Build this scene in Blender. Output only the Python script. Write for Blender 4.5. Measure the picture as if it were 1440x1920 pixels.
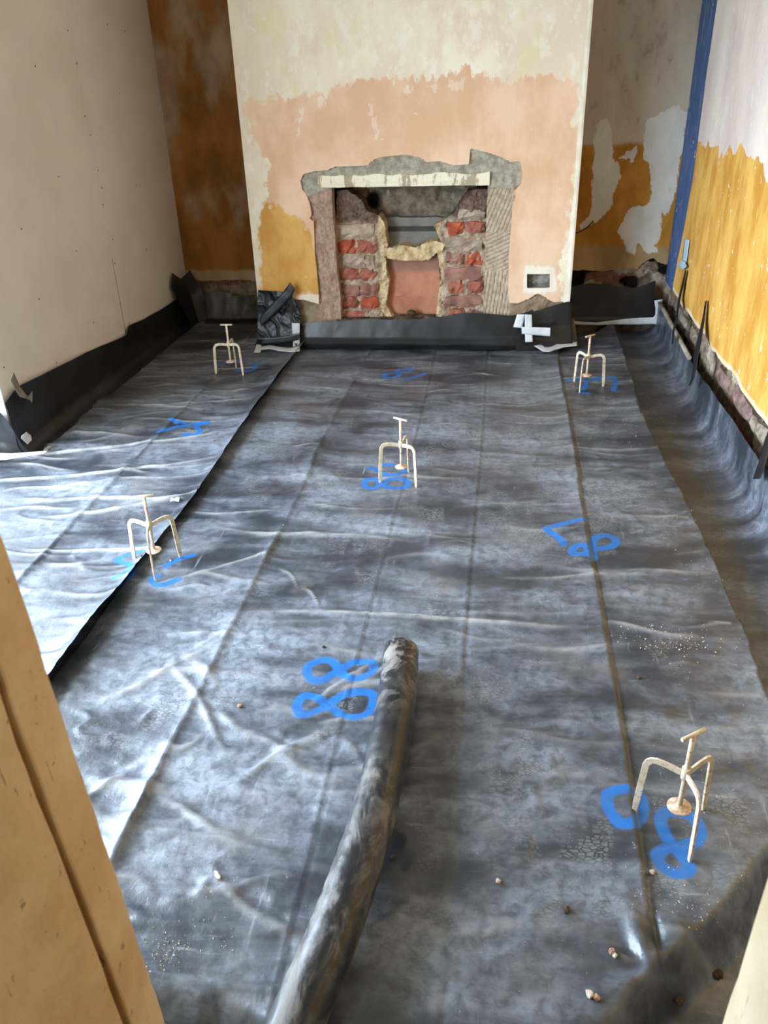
import bpy, math, random
import numpy as np
from mathutils import Matrix, Vector

for o in list(bpy.data.objects):
    bpy.data.objects.remove(o, do_unlink=True)
scene = bpy.context.scene
COL = scene.collection
random.seed(7)
rng = np.random.default_rng(11)

# ------------------------------------------------------------------ camera
H = 1.5
F = 1538.218
CX, CY = 720.0, 960.0
ROT = np.array([[0.99069877, -0.03767939, 0.13075249],
                [0.13285912, 0.47546606, -0.86964388],
                [-0.02940072, 0.87892678, 0.47604969]])   # camera axes -> room axes
cam = bpy.data.cameras.new('camera')
cam.sensor_fit = 'AUTO'
cam.sensor_width = 36.0
cam.lens = F / 1920.0 * 36.0
cam.clip_start = 0.05
cam.dof.use_dof = True
cam.dof.focus_distance = 2.6
cam.dof.aperture_fstop = 7.5
camo = bpy.data.objects.new('camera', cam)
camo.matrix_world = Matrix.Translation((0, 0, H)) @ Matrix(ROT.tolist()).to_4x4()
COL.objects.link(camo)
scene.camera = camo

# ------------------------------------------------------------------ light and exposure
scene.view_settings.view_transform = 'Standard'
scene.view_settings.look = 'None'
scene.view_settings.gamma = 1.0
scene.view_settings.use_curve_mapping = False
scene.view_settings.exposure = 0.0
world = bpy.data.worlds.new('sky')
scene.world = world
world.use_nodes = True
bg = world.node_tree.nodes['Background']
bg.inputs['Color'].default_value = (0.69, 0.84, 1.0, 1)      # bright overcast sky
bg.inputs['Strength'].default_value = 30.5

# room dimensions (metres): camera stands in the doorway at x=0,y=0
XL, XR = -2.13, 1.03          # left and right wall faces
YB, YC, YF = 5.45, 4.90, 0.66 # alcove back, chimney face, front wall
XC0, XC1 = -1.475, 0.40       # chimney breast
ZC = 2.6
WY0, WY1 = -0.10, 3.12        # the left wall stops here: shallow bay with a wide window
XW = -2.80                    # window plane of the bay
WZ0, WZ1 = 0.30, 2.20
pl = bpy.data.lights.new('window_portal', 'AREA')            # sky portal in the bay window
pl.shape = 'RECTANGLE'
pl.size = WZ1 - WZ0; pl.size_y = WY1 - WY0
pl.energy = 1.0
pl.cycles.is_portal = True
plo = bpy.data.objects.new('window_portal', pl)
plo.matrix_world = Matrix(((0, 0, -1, XW - 0.06), (0, 1, 0, (WY0 + WY1) / 2), (1, 0, 0, (WZ0 + WZ1) / 2), (0, 0, 0, 1)))
COL.objects.link(plo)


# ------------------------------------------------------------------ measuring helpers
def ray(px, py):
    return ROT @ np.array([px - CX, -(py - CY), -F])


def onz(px, py, z=0.0):
    w = ray(px, py); return w * ((z - H) / w[2]) + np.array([0, 0, H])


def ony(px, py, y):
    w = ray(px, py); return w * (y / w[1]) + np.array([0, 0, H])


def onx(px, py, x):
    w = ray(px, py); return w * (x / w[0]) + np.array([0, 0, H])


# ------------------------------------------------------------------ numeric helpers
def _hash(ix, iy, seed):
    n = (ix.astype(np.int64) * 374761393 + iy.astype(np.int64) * 668265263 + seed * 982451653) & 0xffffffff
    n = ((n ^ (n >> 13)) * 1274126177) & 0xffffffff
    return ((n ^ (n >> 16)) & 0xffff) / 65535.0


def vnoise(x, y, seed=0):
    x = np.asarray(x, float); y = np.asarray(y, float)
    ix = np.floor(x); iy = np.floor(y); fx = x - ix; fy = y - iy
    fx = fx * fx * fx * (fx * (fx * 6 - 15) + 10); fy = fy * fy * fy * (fy * (fy * 6 - 15) + 10)
    a = _hash(ix, iy, seed); b = _hash(ix + 1, iy, seed); c = _hash(ix, iy + 1, seed); d = _hash(ix + 1, iy + 1, seed)
    return (a + (b - a) * fx + (c - a) * fy + (a - b - c + d) * fx * fy) * 2 - 1


def fbm(x, y, seed=0, octv=4, gain=0.5):
    s = 0; a = 1.0; t = 0
    for k in range(octv):
        s = s + a * vnoise(np.asarray(x) * 2 ** k + 13.7 * k, np.asarray(y) * 2 ** k + 7.1 * k, seed + k); t += a; a *= gain
    return s / t


def sstep(a, b, x):
    t = np.clip((x - a) / (b - a), 0, 1); return t * t * (3 - 2 * t)


def seg_dist(x, y, pts, closed=False):
    pts = np.asarray(pts, float)
    d = np.full(np.shape(x), 1e9)
    n = len(pts)
    for i in range(n if closed else n - 1):
        a = pts[i]; b = pts[(i + 1) % n]; e = b - a
        L = max(e @ e, 1e-12)
        t = np.clip(((x - a[0]) * e[0] + (y - a[1]) * e[1]) / L, 0, 1)
        d = np.minimum(d, np.hypot(x - a[0] - t * e[0], y - a[1] - t * e[1]))
    return d


def poly_sdf(x, y, pts):
    """positive inside"""
    pts = np.asarray(pts, float)
    d = seg_dist(x, y, pts, True)
    ins = np.zeros(np.shape(x), bool)
    n = len(pts)
    for i in range(n):
        x1, y1 = pts[i]; x2, y2 = pts[(i + 1) % n]
        if y1 == y2: continue
        c = ((y1 > y) != (y2 > y)) & (x < (x2 - x1) * (y - y1) / (y2 - y1) + x1)
        ins ^= c
    return np.where(ins, d, -d)


# ------------------------------------------------------------------ object helpers
def build(name, P, Fc, mat, parent=None, attrs=None, smooth=True):
    P = np.asarray(P, np.float32); Fc = np.asarray(Fc, np.int32)
    me = bpy.data.meshes.new(name)
    me.vertices.add(len(P)); me.vertices.foreach_set('co', P.ravel())
    k = Fc.shape[1]
    me.loops.add(Fc.size); me.loops.foreach_set('vertex_index', Fc.ravel())
    me.polygons.add(len(Fc)); me.polygons.foreach_set('loop_start', np.arange(len(Fc), dtype=np.int32) * k)
    me.polygons.foreach_set('use_smooth', np.full(len(Fc), smooth))
    me.update(calc_edges=True)
    for n, a in (attrs or {}).items():
        at = me.attributes.new(n, 'FLOAT', 'POINT'); at.data.foreach_set('value', np.asarray(a, np.float32).ravel())
    o = bpy.data.objects.new(name, me)
    COL.objects.link(o)
    if mat: me.materials.append(mat)
    if parent: o.parent = parent
    return o


def raw(name, verts, faces, mat, parent=None, smooth=False):
    me = bpy.data.meshes.new(name)
    me.from_pydata([tuple(map(float, v)) for v in verts], [], [tuple(f) for f in faces])
    me.update()
    if smooth: me.polygons.foreach_set('use_smooth', [True] * len(me.polygons))
    if mat: me.materials.append(mat)
    o = bpy.data.objects.new(name, me); COL.objects.link(o)
    if parent: o.parent = parent
    return o


def empty(name, loc=(0, 0, 0)):
    o = bpy.data.objects.new(name, None); o.location = loc; o.empty_display_size = 0.05
    COL.objects.link(o); return o


def tag(o, label, cat=None, group=None, kind=None):
    if label: o['label'] = label
    if cat: o['category'] = cat
    if group: o['group'] = group
    if kind: o['kind'] = kind
    return o


def gfaces(nu, nv):
    i = np.arange(nu * nv).reshape(nu, nv)
    return np.stack([i[:-1, :-1], i[1:, :-1], i[1:, 1:], i[:-1, 1:]], -1).reshape(-1, 4)


def box_vf(x0, x1, y0, y1, z0, z1):
    v = [(x0, y0, z0), (x1, y0, z0), (x1, y1, z0), (x0, y1, z0), (x0, y0, z1), (x1, y0, z1), (x1, y1, z1), (x0, y1, z1)]
    f = [(0, 3, 2, 1), (4, 5, 6, 7), (0, 1, 5, 4), (1, 2, 6, 5), (2, 3, 7, 6), (3, 0, 4, 7)]
    return v, f


def box(name, x0, x1, y0, y1, z0, z1, mat, parent=None, bevel=0.0):
    v, f = box_vf(x0, x1, y0, y1, z0, z1)
    o = raw(name, v, f, mat, parent)
    if bevel:
        m = o.modifiers.new('bevel', 'BEVEL'); m.width = bevel; m.segments = 2
    return o


def wallgrid(name, org, ud, vd, nd, ulen, vlen, res, mat, hole=None, attrs=None, disp=None, edge=0.0, parent=None):
    """dense wall patch; nd points into the room; hole(u,v)>0 is cut out; broken edges get a depth"""
    org, ud, vd, nd = [np.asarray(a, float) for a in (org, ud, vd, nd)]
    nu = max(2, int(round(ulen / res)) + 1); nv = max(2, int(round(vlen / res)) + 1)
    U, V = np.meshgrid(np.linspace(0, ulen, nu), np.linspace(0, vlen, nv), indexing='ij')
    Fc = gfaces(nu, nv)
    if hole is not None:
        s = hole(U, V); e = 1e-3
        gx = (hole(U + e, V) - s) / e; gy = (hole(U, V + e) - s) / e
        near = (np.abs(s) < res * 0.55) & (U > 1e-6) & (U < ulen - 1e-6) & (V > 1e-6) & (V < vlen - 1e-6)
        U = np.where(near, U - s * gx, U); V = np.where(near, V - s * gy, V)
        s2 = np.where(near, 0, s)
        fm = s2.ravel()[Fc].mean(1)
        Fc = Fc[fm < 1e-6]
    D = disp(U, V) if disp else np.zeros_like(U)
    P = org + U[..., None] * ud + V[..., None] * vd + D[..., None] * nd
    P = P.reshape(-1, 3)
    A = {k: a(U, V).ravel() for k, a in (attrs or {}).items()}
    if np.dot(np.cross(ud, vd), nd) < 0: Fc = Fc[:, ::-1]
    if edge > 0:
        E = np.concatenate([Fc[:, [0, 1]], Fc[:, [1, 2]], Fc[:, [2, 3]], Fc[:, [3, 0]]])
        key = np.sort(E, 1); kk = key[:, 0].astype(np.int64) * len(P) + key[:, 1]
        _, inv, cnt = np.unique(kk, return_inverse=True, return_counts=True)
        B = E[cnt[inv] == 1]
        vs = np.unique(B); mp = np.full(len(P), -1); mp[vs] = np.arange(len(vs)) + len(P)
        P2 = P[vs] - nd * edge
        Q = np.stack([B[:, 1], B[:, 0], mp[B[:, 0]], mp[B[:, 1]]], 1)
        P = np.concatenate([P, P2]); Fc = np.concatenate([Fc, Q])
        A = {k: np.concatenate([a, a[vs]]) for k, a in A.items()}
    used = np.unique(Fc); mp = np.full(len(P), -1); mp[used] = np.arange(len(used))
    return build(name, P[used], mp[Fc], mat, parent, {k: a[used] for k, a in A.items()}, smooth=False)


# ------------------------------------------------------------------ material helpers
class NT:
    def __init__(self, name):
        self.m = bpy.data.materials.new(name); self.m.use_nodes = True
        self.t = self.m.node_tree; self.n = self.t.nodes; self.l = self.t.links
        self.b = self.n['Principled BSDF']
        self.co = self.n.new('ShaderNodeTexCoord').outputs['Object']

    def set(self, node, k, v):
        if isinstance(v, bpy.types.NodeSocket): self.l.new(v, node.inputs[k])
        elif isinstance(v, (tuple, list)):
            node.inputs[k].default_value = tuple(v) + ((1,) if len(v) == 3 and len(node.inputs[k].default_value) == 4 else ())
        else: node.inputs[k].default_value = v

    def mapv(self, scale=(1, 1, 1), loc=(0, 0, 0), rot=(0, 0, 0)):
        m = self.n.new('ShaderNodeMapping'); self.l.new(self.co, m.inputs['Vector'])
        m.inputs['Scale'].default_value = scale; m.inputs['Location'].default_value = loc; m.inputs['Rotation'].default_value = rot
        return m.outputs[0]

    def noise(self, scale, detail=4, rough=0.55, vec=None, dist=0.0):
        n = self.n.new('ShaderNodeTexNoise'); self.l.new(vec or self.co, n.inputs['Vector'])
        n.inputs['Scale'].default_value = scale; n.inputs['Detail'].default_value = detail
        n.inputs['Roughness'].default_value = rough; n.inputs['Distortion'].default_value = dist
        return n.outputs['Fac']

    def voro(self, scale, feature='F1', vec=None, out='Distance'):
        n = self.n.new('ShaderNodeTexVoronoi'); n.feature = feature; self.l.new(vec or self.co, n.inputs['Vector'])
        n.inputs['Scale'].default_value = scale
        return n.outputs[out]

    def attr(self, name):
        n = self.n.new('ShaderNodeAttribute'); n.attribute_name = name; return n.outputs['Fac']

    def math(self, op, a, b=0.0, c=None, clamp=False):
        n = self.n.new('ShaderNodeMath'); n.operation = op; n.use_clamp = clamp
        self.set(n, 0, a); self.set(n, 1, b)
        if c is not None: self.set(n, 2, c)
        return n.outputs[0]

    def rng(self, v, a, b, c=0.0, d=1.0):
        n = self.n.new('ShaderNodeMapRange'); n.interpolation_type = 'SMOOTHSTEP'
        self.set(n, 0, v); self.set(n, 1, a); self.set(n, 2, b); self.set(n, 3, c); self.set(n, 4, d)
        return n.outputs[0]

    def mix(self, f, a, b, mode='MIX'):
        n = self.n.new('ShaderNodeMix'); n.data_type = 'RGBA'; n.blend_type = mode
        self.set(n, 0, f); self.set(n, 6, a); self.set(n, 7, b)
        return n.outputs[2]

    def bump(self, h, strength=0.3, dist=0.01):
        n = self.n.new('ShaderNodeBump'); n.inputs['Strength'].default_value = strength; n.inputs['Distance'].default_value = dist
        self.l.new(h, n.inputs['Height']); self.l.new(n.outputs[0], self.b.inputs['Normal'])

    def fin(self, col, rough=0.8, spec=0.3, metal=0.0):
        self.set(self.b, 'Base Color', col); self.set(self.b, 'Roughness', rough)
        self.b.inputs['Specular IOR Level'].default_value = spec; self.b.inputs['Metallic'].default_value = metal
        return self.m


def S(r, g, b):
    """sRGB 0-255 -> linear"""
    return tuple((c / 255 / 12.92) if c / 255 <= 0.04045 else ((c / 255 + 0.055) / 1.055) ** 2.4 for c in (r, g, b))


def simple(name, c1, c2, scale=8, rough=0.8, spec=0.3, bump=0.2, bscale=60, metal=0.0, vec=(1, 1, 1), bd=0.004):
    t = NT(name)
    v = t.mapv(vec)
    n = t.rng(t.noise(scale, 5, 0.6, v), 0.35, 0.65)
    col = t.mix(n, c1, c2)
    if bump: t.bump(t.noise(bscale, 4, 0.6), bump, bd)
    return t.fin(col, rough, spec, metal)


def layered(name, base, layers, rough=0.85, spec=0.2, bump=0.25, chips=None, vec=(1, 1, 1), streak=None, mottle=()):
    """base: (c1,c2,scale); layers: (attribute, c1, c2, noise_amp, noise_scale, softness[, opacity])"""
    t = NT(name)
    v = t.mapv(vec)
    col = t.mix(t.rng(t.noise(base[2], 6, 0.62, v), 0.33, 0.67), base[0], base[1])
    for (c, sc, lo, hi, op) in mottle:
        col = t.mix(t.math('MULTIPLY', t.rng(t.noise(sc, 6, 0.68, v), lo, hi), op), col, c)
    for L in layers:
        a, c1, c2, amp, sc, soft = L[:6]
        op = L[6] if len(L) > 6 else 1.0
        nz = t.math('SUBTRACT', t.noise(sc, 6, 0.62, v), 0.5)
        d = t.math('MULTIPLY_ADD', nz, amp * 2, t.attr(a))
        m = t.math('MULTIPLY', t.rng(d, -soft, soft), op)
        c = t.mix(t.rng(t.noise(base[2] * 1.7, 6, 0.62, v), 0.35, 0.65), c1, c2)
        col = t.mix(m, col, c)
    if streak:
        sv = t.mapv((22, 22, 2.5))
        col = t.mix(t.math('MULTIPLY', t.rng(t.noise(2.0, 5, 0.6, sv), 0.58, 0.72), streak[1]), col, streak[0])
    if chips:
        c, thr, op, sc = chips
        m = t.math('MULTIPLY', t.rng(t.noise(sc, 5, 0.7), thr, thr + 0.05), op)
        col = t.mix(m, col, c)
    t.bump(t.noise(35, 6, 0.65), bump, 0.006)
    return t.fin(col, rough, spec)


def pY(pts, y, ox=0.0):      # photo outline -> (x, z) on a wall facing the camera
    return [(q[0] - ox, q[2]) for q in (ony(a, b, y) for a, b in pts)]


def pX(pts, x, oy=0.0):      # outline -> (y, z) on a side wall
    return [(q[1] - oy, q[2]) for q in (onx(a, b, x) for a, b in pts)]


def pF(pts, z=0.0):          # outline -> (x, y) on the floor
    return [tuple(onz(a, b, z)[:2]) for a, b in pts]


def c1(pts):                 # study crop of the fireplace -> photograph pixels
    return [(540 + a * 0.375, 250 + b * 0.375) for a, b in pts]


def c3(pts):                 # study crop of the right alcove
    return [(1060 + a * 0.2709, b * 0.2709) for a, b in pts]


# ================================================================== SETTING
M_ceil = simple('ceiling_plaster', S(225, 218, 205), S(210, 203, 190), 3)
M_board = simple('plasterboard_paper', S(236, 224, 209), S(229, 216, 200), 3, 0.85, 0.15, 0.05)
M_reveal = simple('white_reveal', S(238, 238, 236), S(230, 230, 228), 3, 0.6)
M_upvc = simple('white_plastic_frame', S(240, 241, 242), S(234, 236, 238), 3, 0.35, 0.4, 0)
M_paving = simple('outdoor_paving', S(150, 148, 142), S(120, 118, 112), 5)
M_hall = simple('hall_plaster', S(205, 190, 160), S(190, 172, 140), 3)
M_sub = simple('bare_concrete', S(120, 112, 100), S(96, 88, 78), 6, 0.9)
M_screw = simple('dark_screw', S(60, 56, 52), S(40, 38, 36), 30, 0.5, 0.4, 0)
M_gap = simple('board_joint', S(120, 110, 96), S(105, 96, 84), 30, 0.9, 0.1, 0)


def struct(o):
    o['kind'] = 'structure'; return o


# floor slab, ceiling, outside
fl = struct(box('floor', XW - 0.1, XR + 0.3, -2.6, YB + 0.25, -0.30, -0.16, M_sub))
ce = struct(box('ceiling', XW - 0.12, XR + 0.3, -2.6, YB + 0.25, ZC, ZC + 0.12, M_ceil))
gr = struct(box('ground', -40, XW - 0.13, -30, 30, -0.32, -0.18, M_paving))

# left wall: plasterboard on masonry, opening towards the garden near the camera
wl = struct(empty('wall_left', (XL, 4.3, 0)))


def kid(o, p):
    o.parent = p
    o.matrix_parent_inverse = Matrix.Translation(p.location).inverted()
    return o


ysm = 4.40                                  # board joint
kid(box('masonry', XW - 0.10, XL - 0.013, WY1 + 0.002, YB + 0.2, -0.16, ZC, M_reveal), wl)
b = kid(box('plasterboard', XL - 0.0125, XL, WY1, ysm - 0.0012, 0.03, ZC, M_board, bevel=0.001), wl)
b = kid(box('plasterboard', XL - 0.0125, XL, ysm + 0.0012, YB, 0.03, ZC, M_board, bevel=0.001), wl)
kid(box('masonry', XW - 0.10, XL, WY0, WY1, WZ1, ZC, M_reveal), wl)
kid(box('masonry', XW - 0.10, XL, -2.6, WY0, -0.16, ZC, M_hall), wl)
kid(box('masonry', XL - 0.08, XL, WY0, 0.50, -0.16, ZC, M_hall), wl)
kid(box('masonry', XW - 0.10, XW + 0.06, WY0, WY1, -0.16, WZ0, M_reveal), wl)
kid(box('board_joint_tape', XL, XL + 0.0006, ysm - 0.0012, ysm + 0.0016, 0.2, 0.62, M_gap), wl)
for (px, py) in [(127, 57), (201, 46), (234, 58), (66, 124), (144, 119), (224, 175), (159, 218), (170, 253), (184, 319), (110, 331),
                 (255, 348), (193, 384), (40, 429), (211, 449), (143, 471), (274, 468), (215, 494), (73, 561), (242, 605), (175, 605),
                 (106, 680), (7, 689), (191, 352)]:
    q = onx(px, py, XL)
    if q[1] < WY1 + 0.02: continue
    r = 0.0042; n = 8
    vs = [(XL + 0.0008, q[1] + r * math.cos(k * 2 * math.pi / n), q[2] + r * math.sin(k * 2 * math.pi / n)) for k in range(n)]
    vs += [(XL - 0.002, q[1] + 1.1 * r * math.cos(k * 2 * math.pi / n), q[2] + 1.1 * r * math.sin(k * 2 * math.pi / n)) for k in range(n)]
    kid(raw('screw_head', vs, [tuple(range(n))] + [(k, k + n, (k + 1) % n + n, (k + 1) % n) for k in range(n)], M_screw), wl)

# bay window frame
w1 = struct(empty('window_1', (XW, (WY0 + WY1) / 2, WZ0)))
for y in (WY0, 0.95, 2.0, WY1 - 0.06):
    kid(box('window_frame', XW - 0.05, XW + 0.02, y, y + 0.06, WZ0, WZ1, M_upvc, bevel=0.006), w1)
for (z0, z1) in ((WZ0, WZ0 + 0.06), (WZ1 - 0.06, WZ1)):
    kid(box('window_frame', XW - 0.045, XW + 0.015, WY0, WY1, z0, z1, M_upvc, bevel=0.006), w1)

# front wall with the doorway the photograph is taken from
wf = struct(empty('wall_front', (0, 0.58, 0)))
kid(box('plaster', XL, -0.535, 0.50, YF, -0.16, ZC, M_hall), wf)
kid(box('plaster', 0.37, XR + 0.05, 0.50, YF, -0.16, ZC, M_hall), wf)
kid(box('plaster', -0.535, 0.37, 0.50, YF, 2.05, ZC, M_hall), wf)
# hall behind the camera
struct(box('wall_hall_left', -1.02, -0.94, -2.6, 0.49, -0.16, ZC, M_hall))
struct(box('wall_hall_end', -1.02, 0.88, -2.68, -2.6, -0.16, ZC, M_hall))
struct(box('wall_hall_right', 0.80, 0.88, -2.6, 0.49, -0.16, ZC, M_hall))

# ---- door frame: old painted lining, close to the lens
t = NT('aged_cream_paint')
n1 = t.noise(5, 6, 0.6)
col = t.mix(t.rng(n1, 0.35, 0.65), S(236, 204, 156), S(216, 176, 126))
gv = t.mapv((30, 30, 4))
chip = t.rng(t.noise(1.6, 6, 0.75, gv), 0.635, 0.67)
col = t.mix(t.math('MULTIPLY', chip, 0.85), col, S(72, 42, 22))
col = t.mix(t.math('MULTIPLY', t.rng(t.noise(45, 4, 0.7), 0.64, 0.69), 0.6), col, S(90, 60, 34))
t.bump(t.math('SUBTRACT', t.noise(40, 5), chip), 0.4, 0.004)
M_lining = t.fin(col, 0.6, 0.3)
t = NT('worn_white_paint')
col = t.mix(t.rng(t.noise(6, 6, 0.6), 0.35, 0.65), S(196, 178, 148), S(178, 158, 124))
col = t.mix(t.math('MULTIPLY', t.rng(t.noise(1.8, 5, 0.7, t.mapv((40, 40, 5))), 0.66, 0.7), 0.8), col, S(120, 92, 60))
t.bump(t.noise(40, 5), 0.4, 0.004)
M_lining2 = t.fin(col, 0.6, 0.3)
d1 = struct(empty('door_1', (0, 0.55, 0)))


def lean_box(name, x0, x1, y0, y1, z0, z1, mat, lean, jag=0.0, nz=60):
    """upright board, its face leaning 'lean' metres per metre, slightly uneven arris"""
    zs = np.linspace(z0, z1, nz); vs = []; fs = []
    cx = [(x0, y0), (x1, y0), (x1, y1), (x0, y1)]
    for i, z in enumerate(zs):
        for j, (x, y) in enumerate(cx):
            jx = jag * fbm(np.array(z * 14 + j * 3.3), np.array(j * 7.7 + y0 * 31), 3, 4) if j in (1, 2) else 0
            vs.append((x + (z - 0.7) * lean + float(jx), y + float(jx) * 0.6, z))
    for i in range(nz - 1):
        for j in range(4):
            a = i * 4 + j; b2 = i * 4 + (j + 1) % 4
            fs.append((a, b2, b2 + 4, a + 4))
    fs.append((3, 2, 1, 0)); k = (nz - 1) * 4; fs.append((k, k + 1, k + 2, k + 3))
    o = raw(name, vs, fs, mat)
    m = o.modifiers.new('bevel', 'BEVEL'); m.width = 0.004; m.segments = 2
    return o


LE = -0.0433
kid(lean_box('door_stop', -0.52, -0.467, 0.582, 0.652, -0.15, 2.05, M_lining, LE, 0.004), d1)
kid(lean_box('door_lining', -0.53, -0.469, 0.30, 0.576, -0.15, 2.05, M_lining, LE, 0.002), d1)
kid(lean_box('door_lining', -0.53, -0.492, 0.560, 0.590, -0.15, 2.05, M_lining, LE, 0.002), d1)
kid(lean_box('door_lining', 0.37, 0.315, 0.30, 0.652, -0.15, 2.05, M_lining2, 0.01, 0.004), d1)
kid(box('door_head', -0.53, 0.37, 0.30, 0.652, 2.0, 2.05, M_lining2), d1)

# ---- right wall: yellow size below, old white above, blue band by the corner
RZ0 = 0.27; RY0 = YF
yellow_top = pX([(1262, 262), (1310, 262), (1335, 272), (1352, 290), (1372, 276), (1380, 285), (1390, 262), (1400, 285), (1425, 305), (1440, 338)], XR, RY0)
yl = [(5.6, 0.0), (5.6, yellow_top[0][1])] + yellow_top + [(yellow_top[-1][0] - 0.6, 1.02), (yellow_top[-1][0] - 1.4, 1.1), (0, 1.05), (0, 0)]
be = pX([(1345, 0), (1322, 160), (1300, 330), (1282, 430), (1264, 520)], XR, RY0)
blue_poly = [(be[0][0], 3)] + be + [(be[-1][0], 0), (5.8, 0), (5.8, 3)]
edge_r = lambda U: RZ0 + 0.018 * fbm(U * 5, U * 0 + 3.1, 21, 4) - 0.012
M_right = layered('right_wall_paint', (S(232, 216, 204), S(212, 192, 182), 3.5),
                  [('yellow', S(228, 178, 92), S(198, 140, 56), 0.035, 9, 0.004),
                   ('edge', S(236, 220, 190), S(216, 190, 150), 0.012, 20, 0.004, 0.8),
                   ('blue', S(60, 86, 128), S(72, 98, 142), 0.006, 12, 0.003)],
                  rough=0.75, spec=0.25, chips=(S(244, 232, 206), 0.635, 0.8, 20), vec=(1, 1, 0.45), mottle=[(S(196, 176, 172), 6, 0.55, 0.68, 0.5), (S(240, 230, 220), 14, 0.54, 0.64, 0.5)],
                  streak=(S(236, 206, 140), 0.55))
wr = struct(empty('wall_right', (XR, 3, 0)))
kid(wallgrid('plaster', (XR, RY0, 0), (0, 1, 0), (0, 0, 1), (-1, 0, 0), YB - RY0, ZC, 0.014, M_right,
             hole=lambda U, V: edge_r(U) - V,
             attrs={'yellow': lambda U, V: poly_sdf(U, V, yl) + 0.03 * vnoise(U * 22, V * 4, 5), 'blue': lambda U, V: poly_sdf(U, V, blue_poly),
                    'edge': lambda U, V: 0.02 - (V - edge_r(U))},
             disp=lambda U, V: 0.003 * fbm(U * 3, V * 3, 8), edge=0.03), wr)
M_rubble = layered('bare_masonry', (S(150, 132, 112), S(96, 80, 68), 14),
                   [('brick', S(146, 104, 90), S(120, 84, 74), 0.03, 16, 0.008), ('pale', S(200, 186, 166), S(170, 150, 130), 0.06, 18, 0.01),
                    ('void', S(36, 28, 22), S(24, 18, 14), 0.02, 20, 0.006)], rough=0.95, bump=0.9)
rub_d = lambda U, V: 0.016 * fbm(U * 9, V * 9, 31, 5) + 0.006 * fbm(U * 40, V * 40, 33, 3)
kid(wallgrid('bare_masonry', (XR + 0.035, 0.7, -0.16), (0, 1, 0), (0, 0, 1), (-1, 0, 0), YB + 0.05 - 0.7, 0.46, 0.009, M_rubble,
             attrs={'brick': lambda U, V: 0.09 * vnoise(U * 2.3, V * 6, 41) - 0.01, 'pale': lambda U, V: 0.08 * vnoise(U * 4, V * 7, 43) - 0.04,
                    'void': lambda U, V: 0.05 * vnoise(U * 11, V * 13, 47) - 0.034}, disp=rub_d, edge=0.02), wr)
box_back = kid(box('masonry', XR + 0.055, XR + 0.30, RY0, YB + 0.2, -0.16, ZC, M_sub), wr)

# ---- back wall: the two alcoves
M_alr = layered('alcove_old_paint', (S(204, 188, 166), S(178, 160, 140), 3),
                [('yellow', S(198, 144, 60), S(164, 110, 36), 0.03, 8, 0.02),
                 ('low', S(186, 158, 118), S(150, 122, 86), 0.03, 12, 0.02, 0.85),
                 ('white', S(226, 220, 208), S(206, 200, 188), 0.030, 34, 0.003)],
                rough=0.8, chips=(S(140, 96, 62), 0.665, 0.65, 18), vec=(1, 1, 0.5), mottle=[(S(196, 186, 172), 7, 0.52, 0.66, 0.6), (S(150, 132, 112), 12, 0.56, 0.66, 0.5)])
wp1 = pY(c3([(270, 810), (320, 870), (320, 960), (330, 1080), (360, 1130), (395, 1220), (340, 1310), (320, 1420), (250, 1520), (160, 1560), (110, 1590), (95, 1560), (165, 1500), (185, 1400), (190, 1150), (200, 960), (215, 860)]), YB, 0.36)
wp2 = pY(c3([(380, 1095), (500, 1000), (495, 1080), (460, 1150), (440, 1100)]), YB, 0.36)
wp3 = pY(c3([(545, 900), (560, 830), (640, 800), (760, 720), (840, 780), (820, 980), (780, 1200), (765, 1300), (750, 1390), (730, 1430), (700, 1500), (665, 1480), (660, 1620), (620, 1700), (630, 1740), (570, 1760), (510, 1690), (470, 1765), (430, 1740), (400, 1660), (355, 1610), (400, 1530), (440, 1440), (590, 1410), (600, 1290), (580, 1130), (545, 1110)]), YB, 0.36)
yz = ony(1150, 272, YB)[2]; lz = ony(1150, 462, YB)[2]; bz = ony(1150, 503, YB)[2]
bot_edge = pY([(1060, 506), (1120, 508), (1195, 503), (1208, 490), (1225, 484), (1238, 494), (1260, 500)], YB, 0.36)
bx_, bz_ = np.array(bot_edge).T
wb = struct(empty('wall_back', (0, YB, 0)))
kid(wallgrid('alcove_plaster', (0.36, YB, 0), (1, 0, 0), (0, 0, 1), (0, -1, 0), XR - 0.36 + 0.01, ZC, 0.008, M_alr,
             hole=lambda U, V: np.interp(U, bx_, bz_) + 0.008 * fbm(U * 18, U * 0, 51) - V,
             attrs={'yellow': lambda U, V: yz - V + 0.02 * vnoise(U * 8, V * 3, 5), 'low': lambda U, V: lz - V,
                    'white': lambda U, V: np.maximum.reduce([poly_sdf(U, V, wp1), poly_sdf(U, V, wp2), poly_sdf(U, V, wp3)])},
             disp=lambda U, V: 0.002 * fbm(U * 4, V * 4, 9), edge=0.025), wb)
kid(wallgrid('bare_masonry', (0.38, YB + 0.03, -0.16), (1, 0, 0), (0, 0, 1), (0, -1, 0), XR - 0.3, 0.62, 0.009, M_rubble,
             attrs={'brick': lambda U, V: 0.09 * vnoise(U * 3.3, V * 9, 61) + 0.0, 'pale': lambda U, V: 0.08 * vnoise(U * 5, V * 8, 63) - 0.05,
                    'void': lambda U, V: 0.05 * vnoise(U * 9, V * 12, 67) - 0.02}, disp=rub_d, edge=0.02), wb)
M_all = layered('left_alcove_paint', (S(160, 104, 48), S(122, 76, 30), 3.5),
                [('pale', S(184, 160, 132), S(150, 124, 96), 0.09, 9, 0.06, 0.75), ('low', S(182, 160, 130), S(160, 130, 96), 0.02, 16, 0.012, 0.9)],
                rough=0.7, spec=0.25, chips=(S(196, 176, 150), 0.70, 0.6, 7), vec=(1, 1, 0.55))
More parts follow.
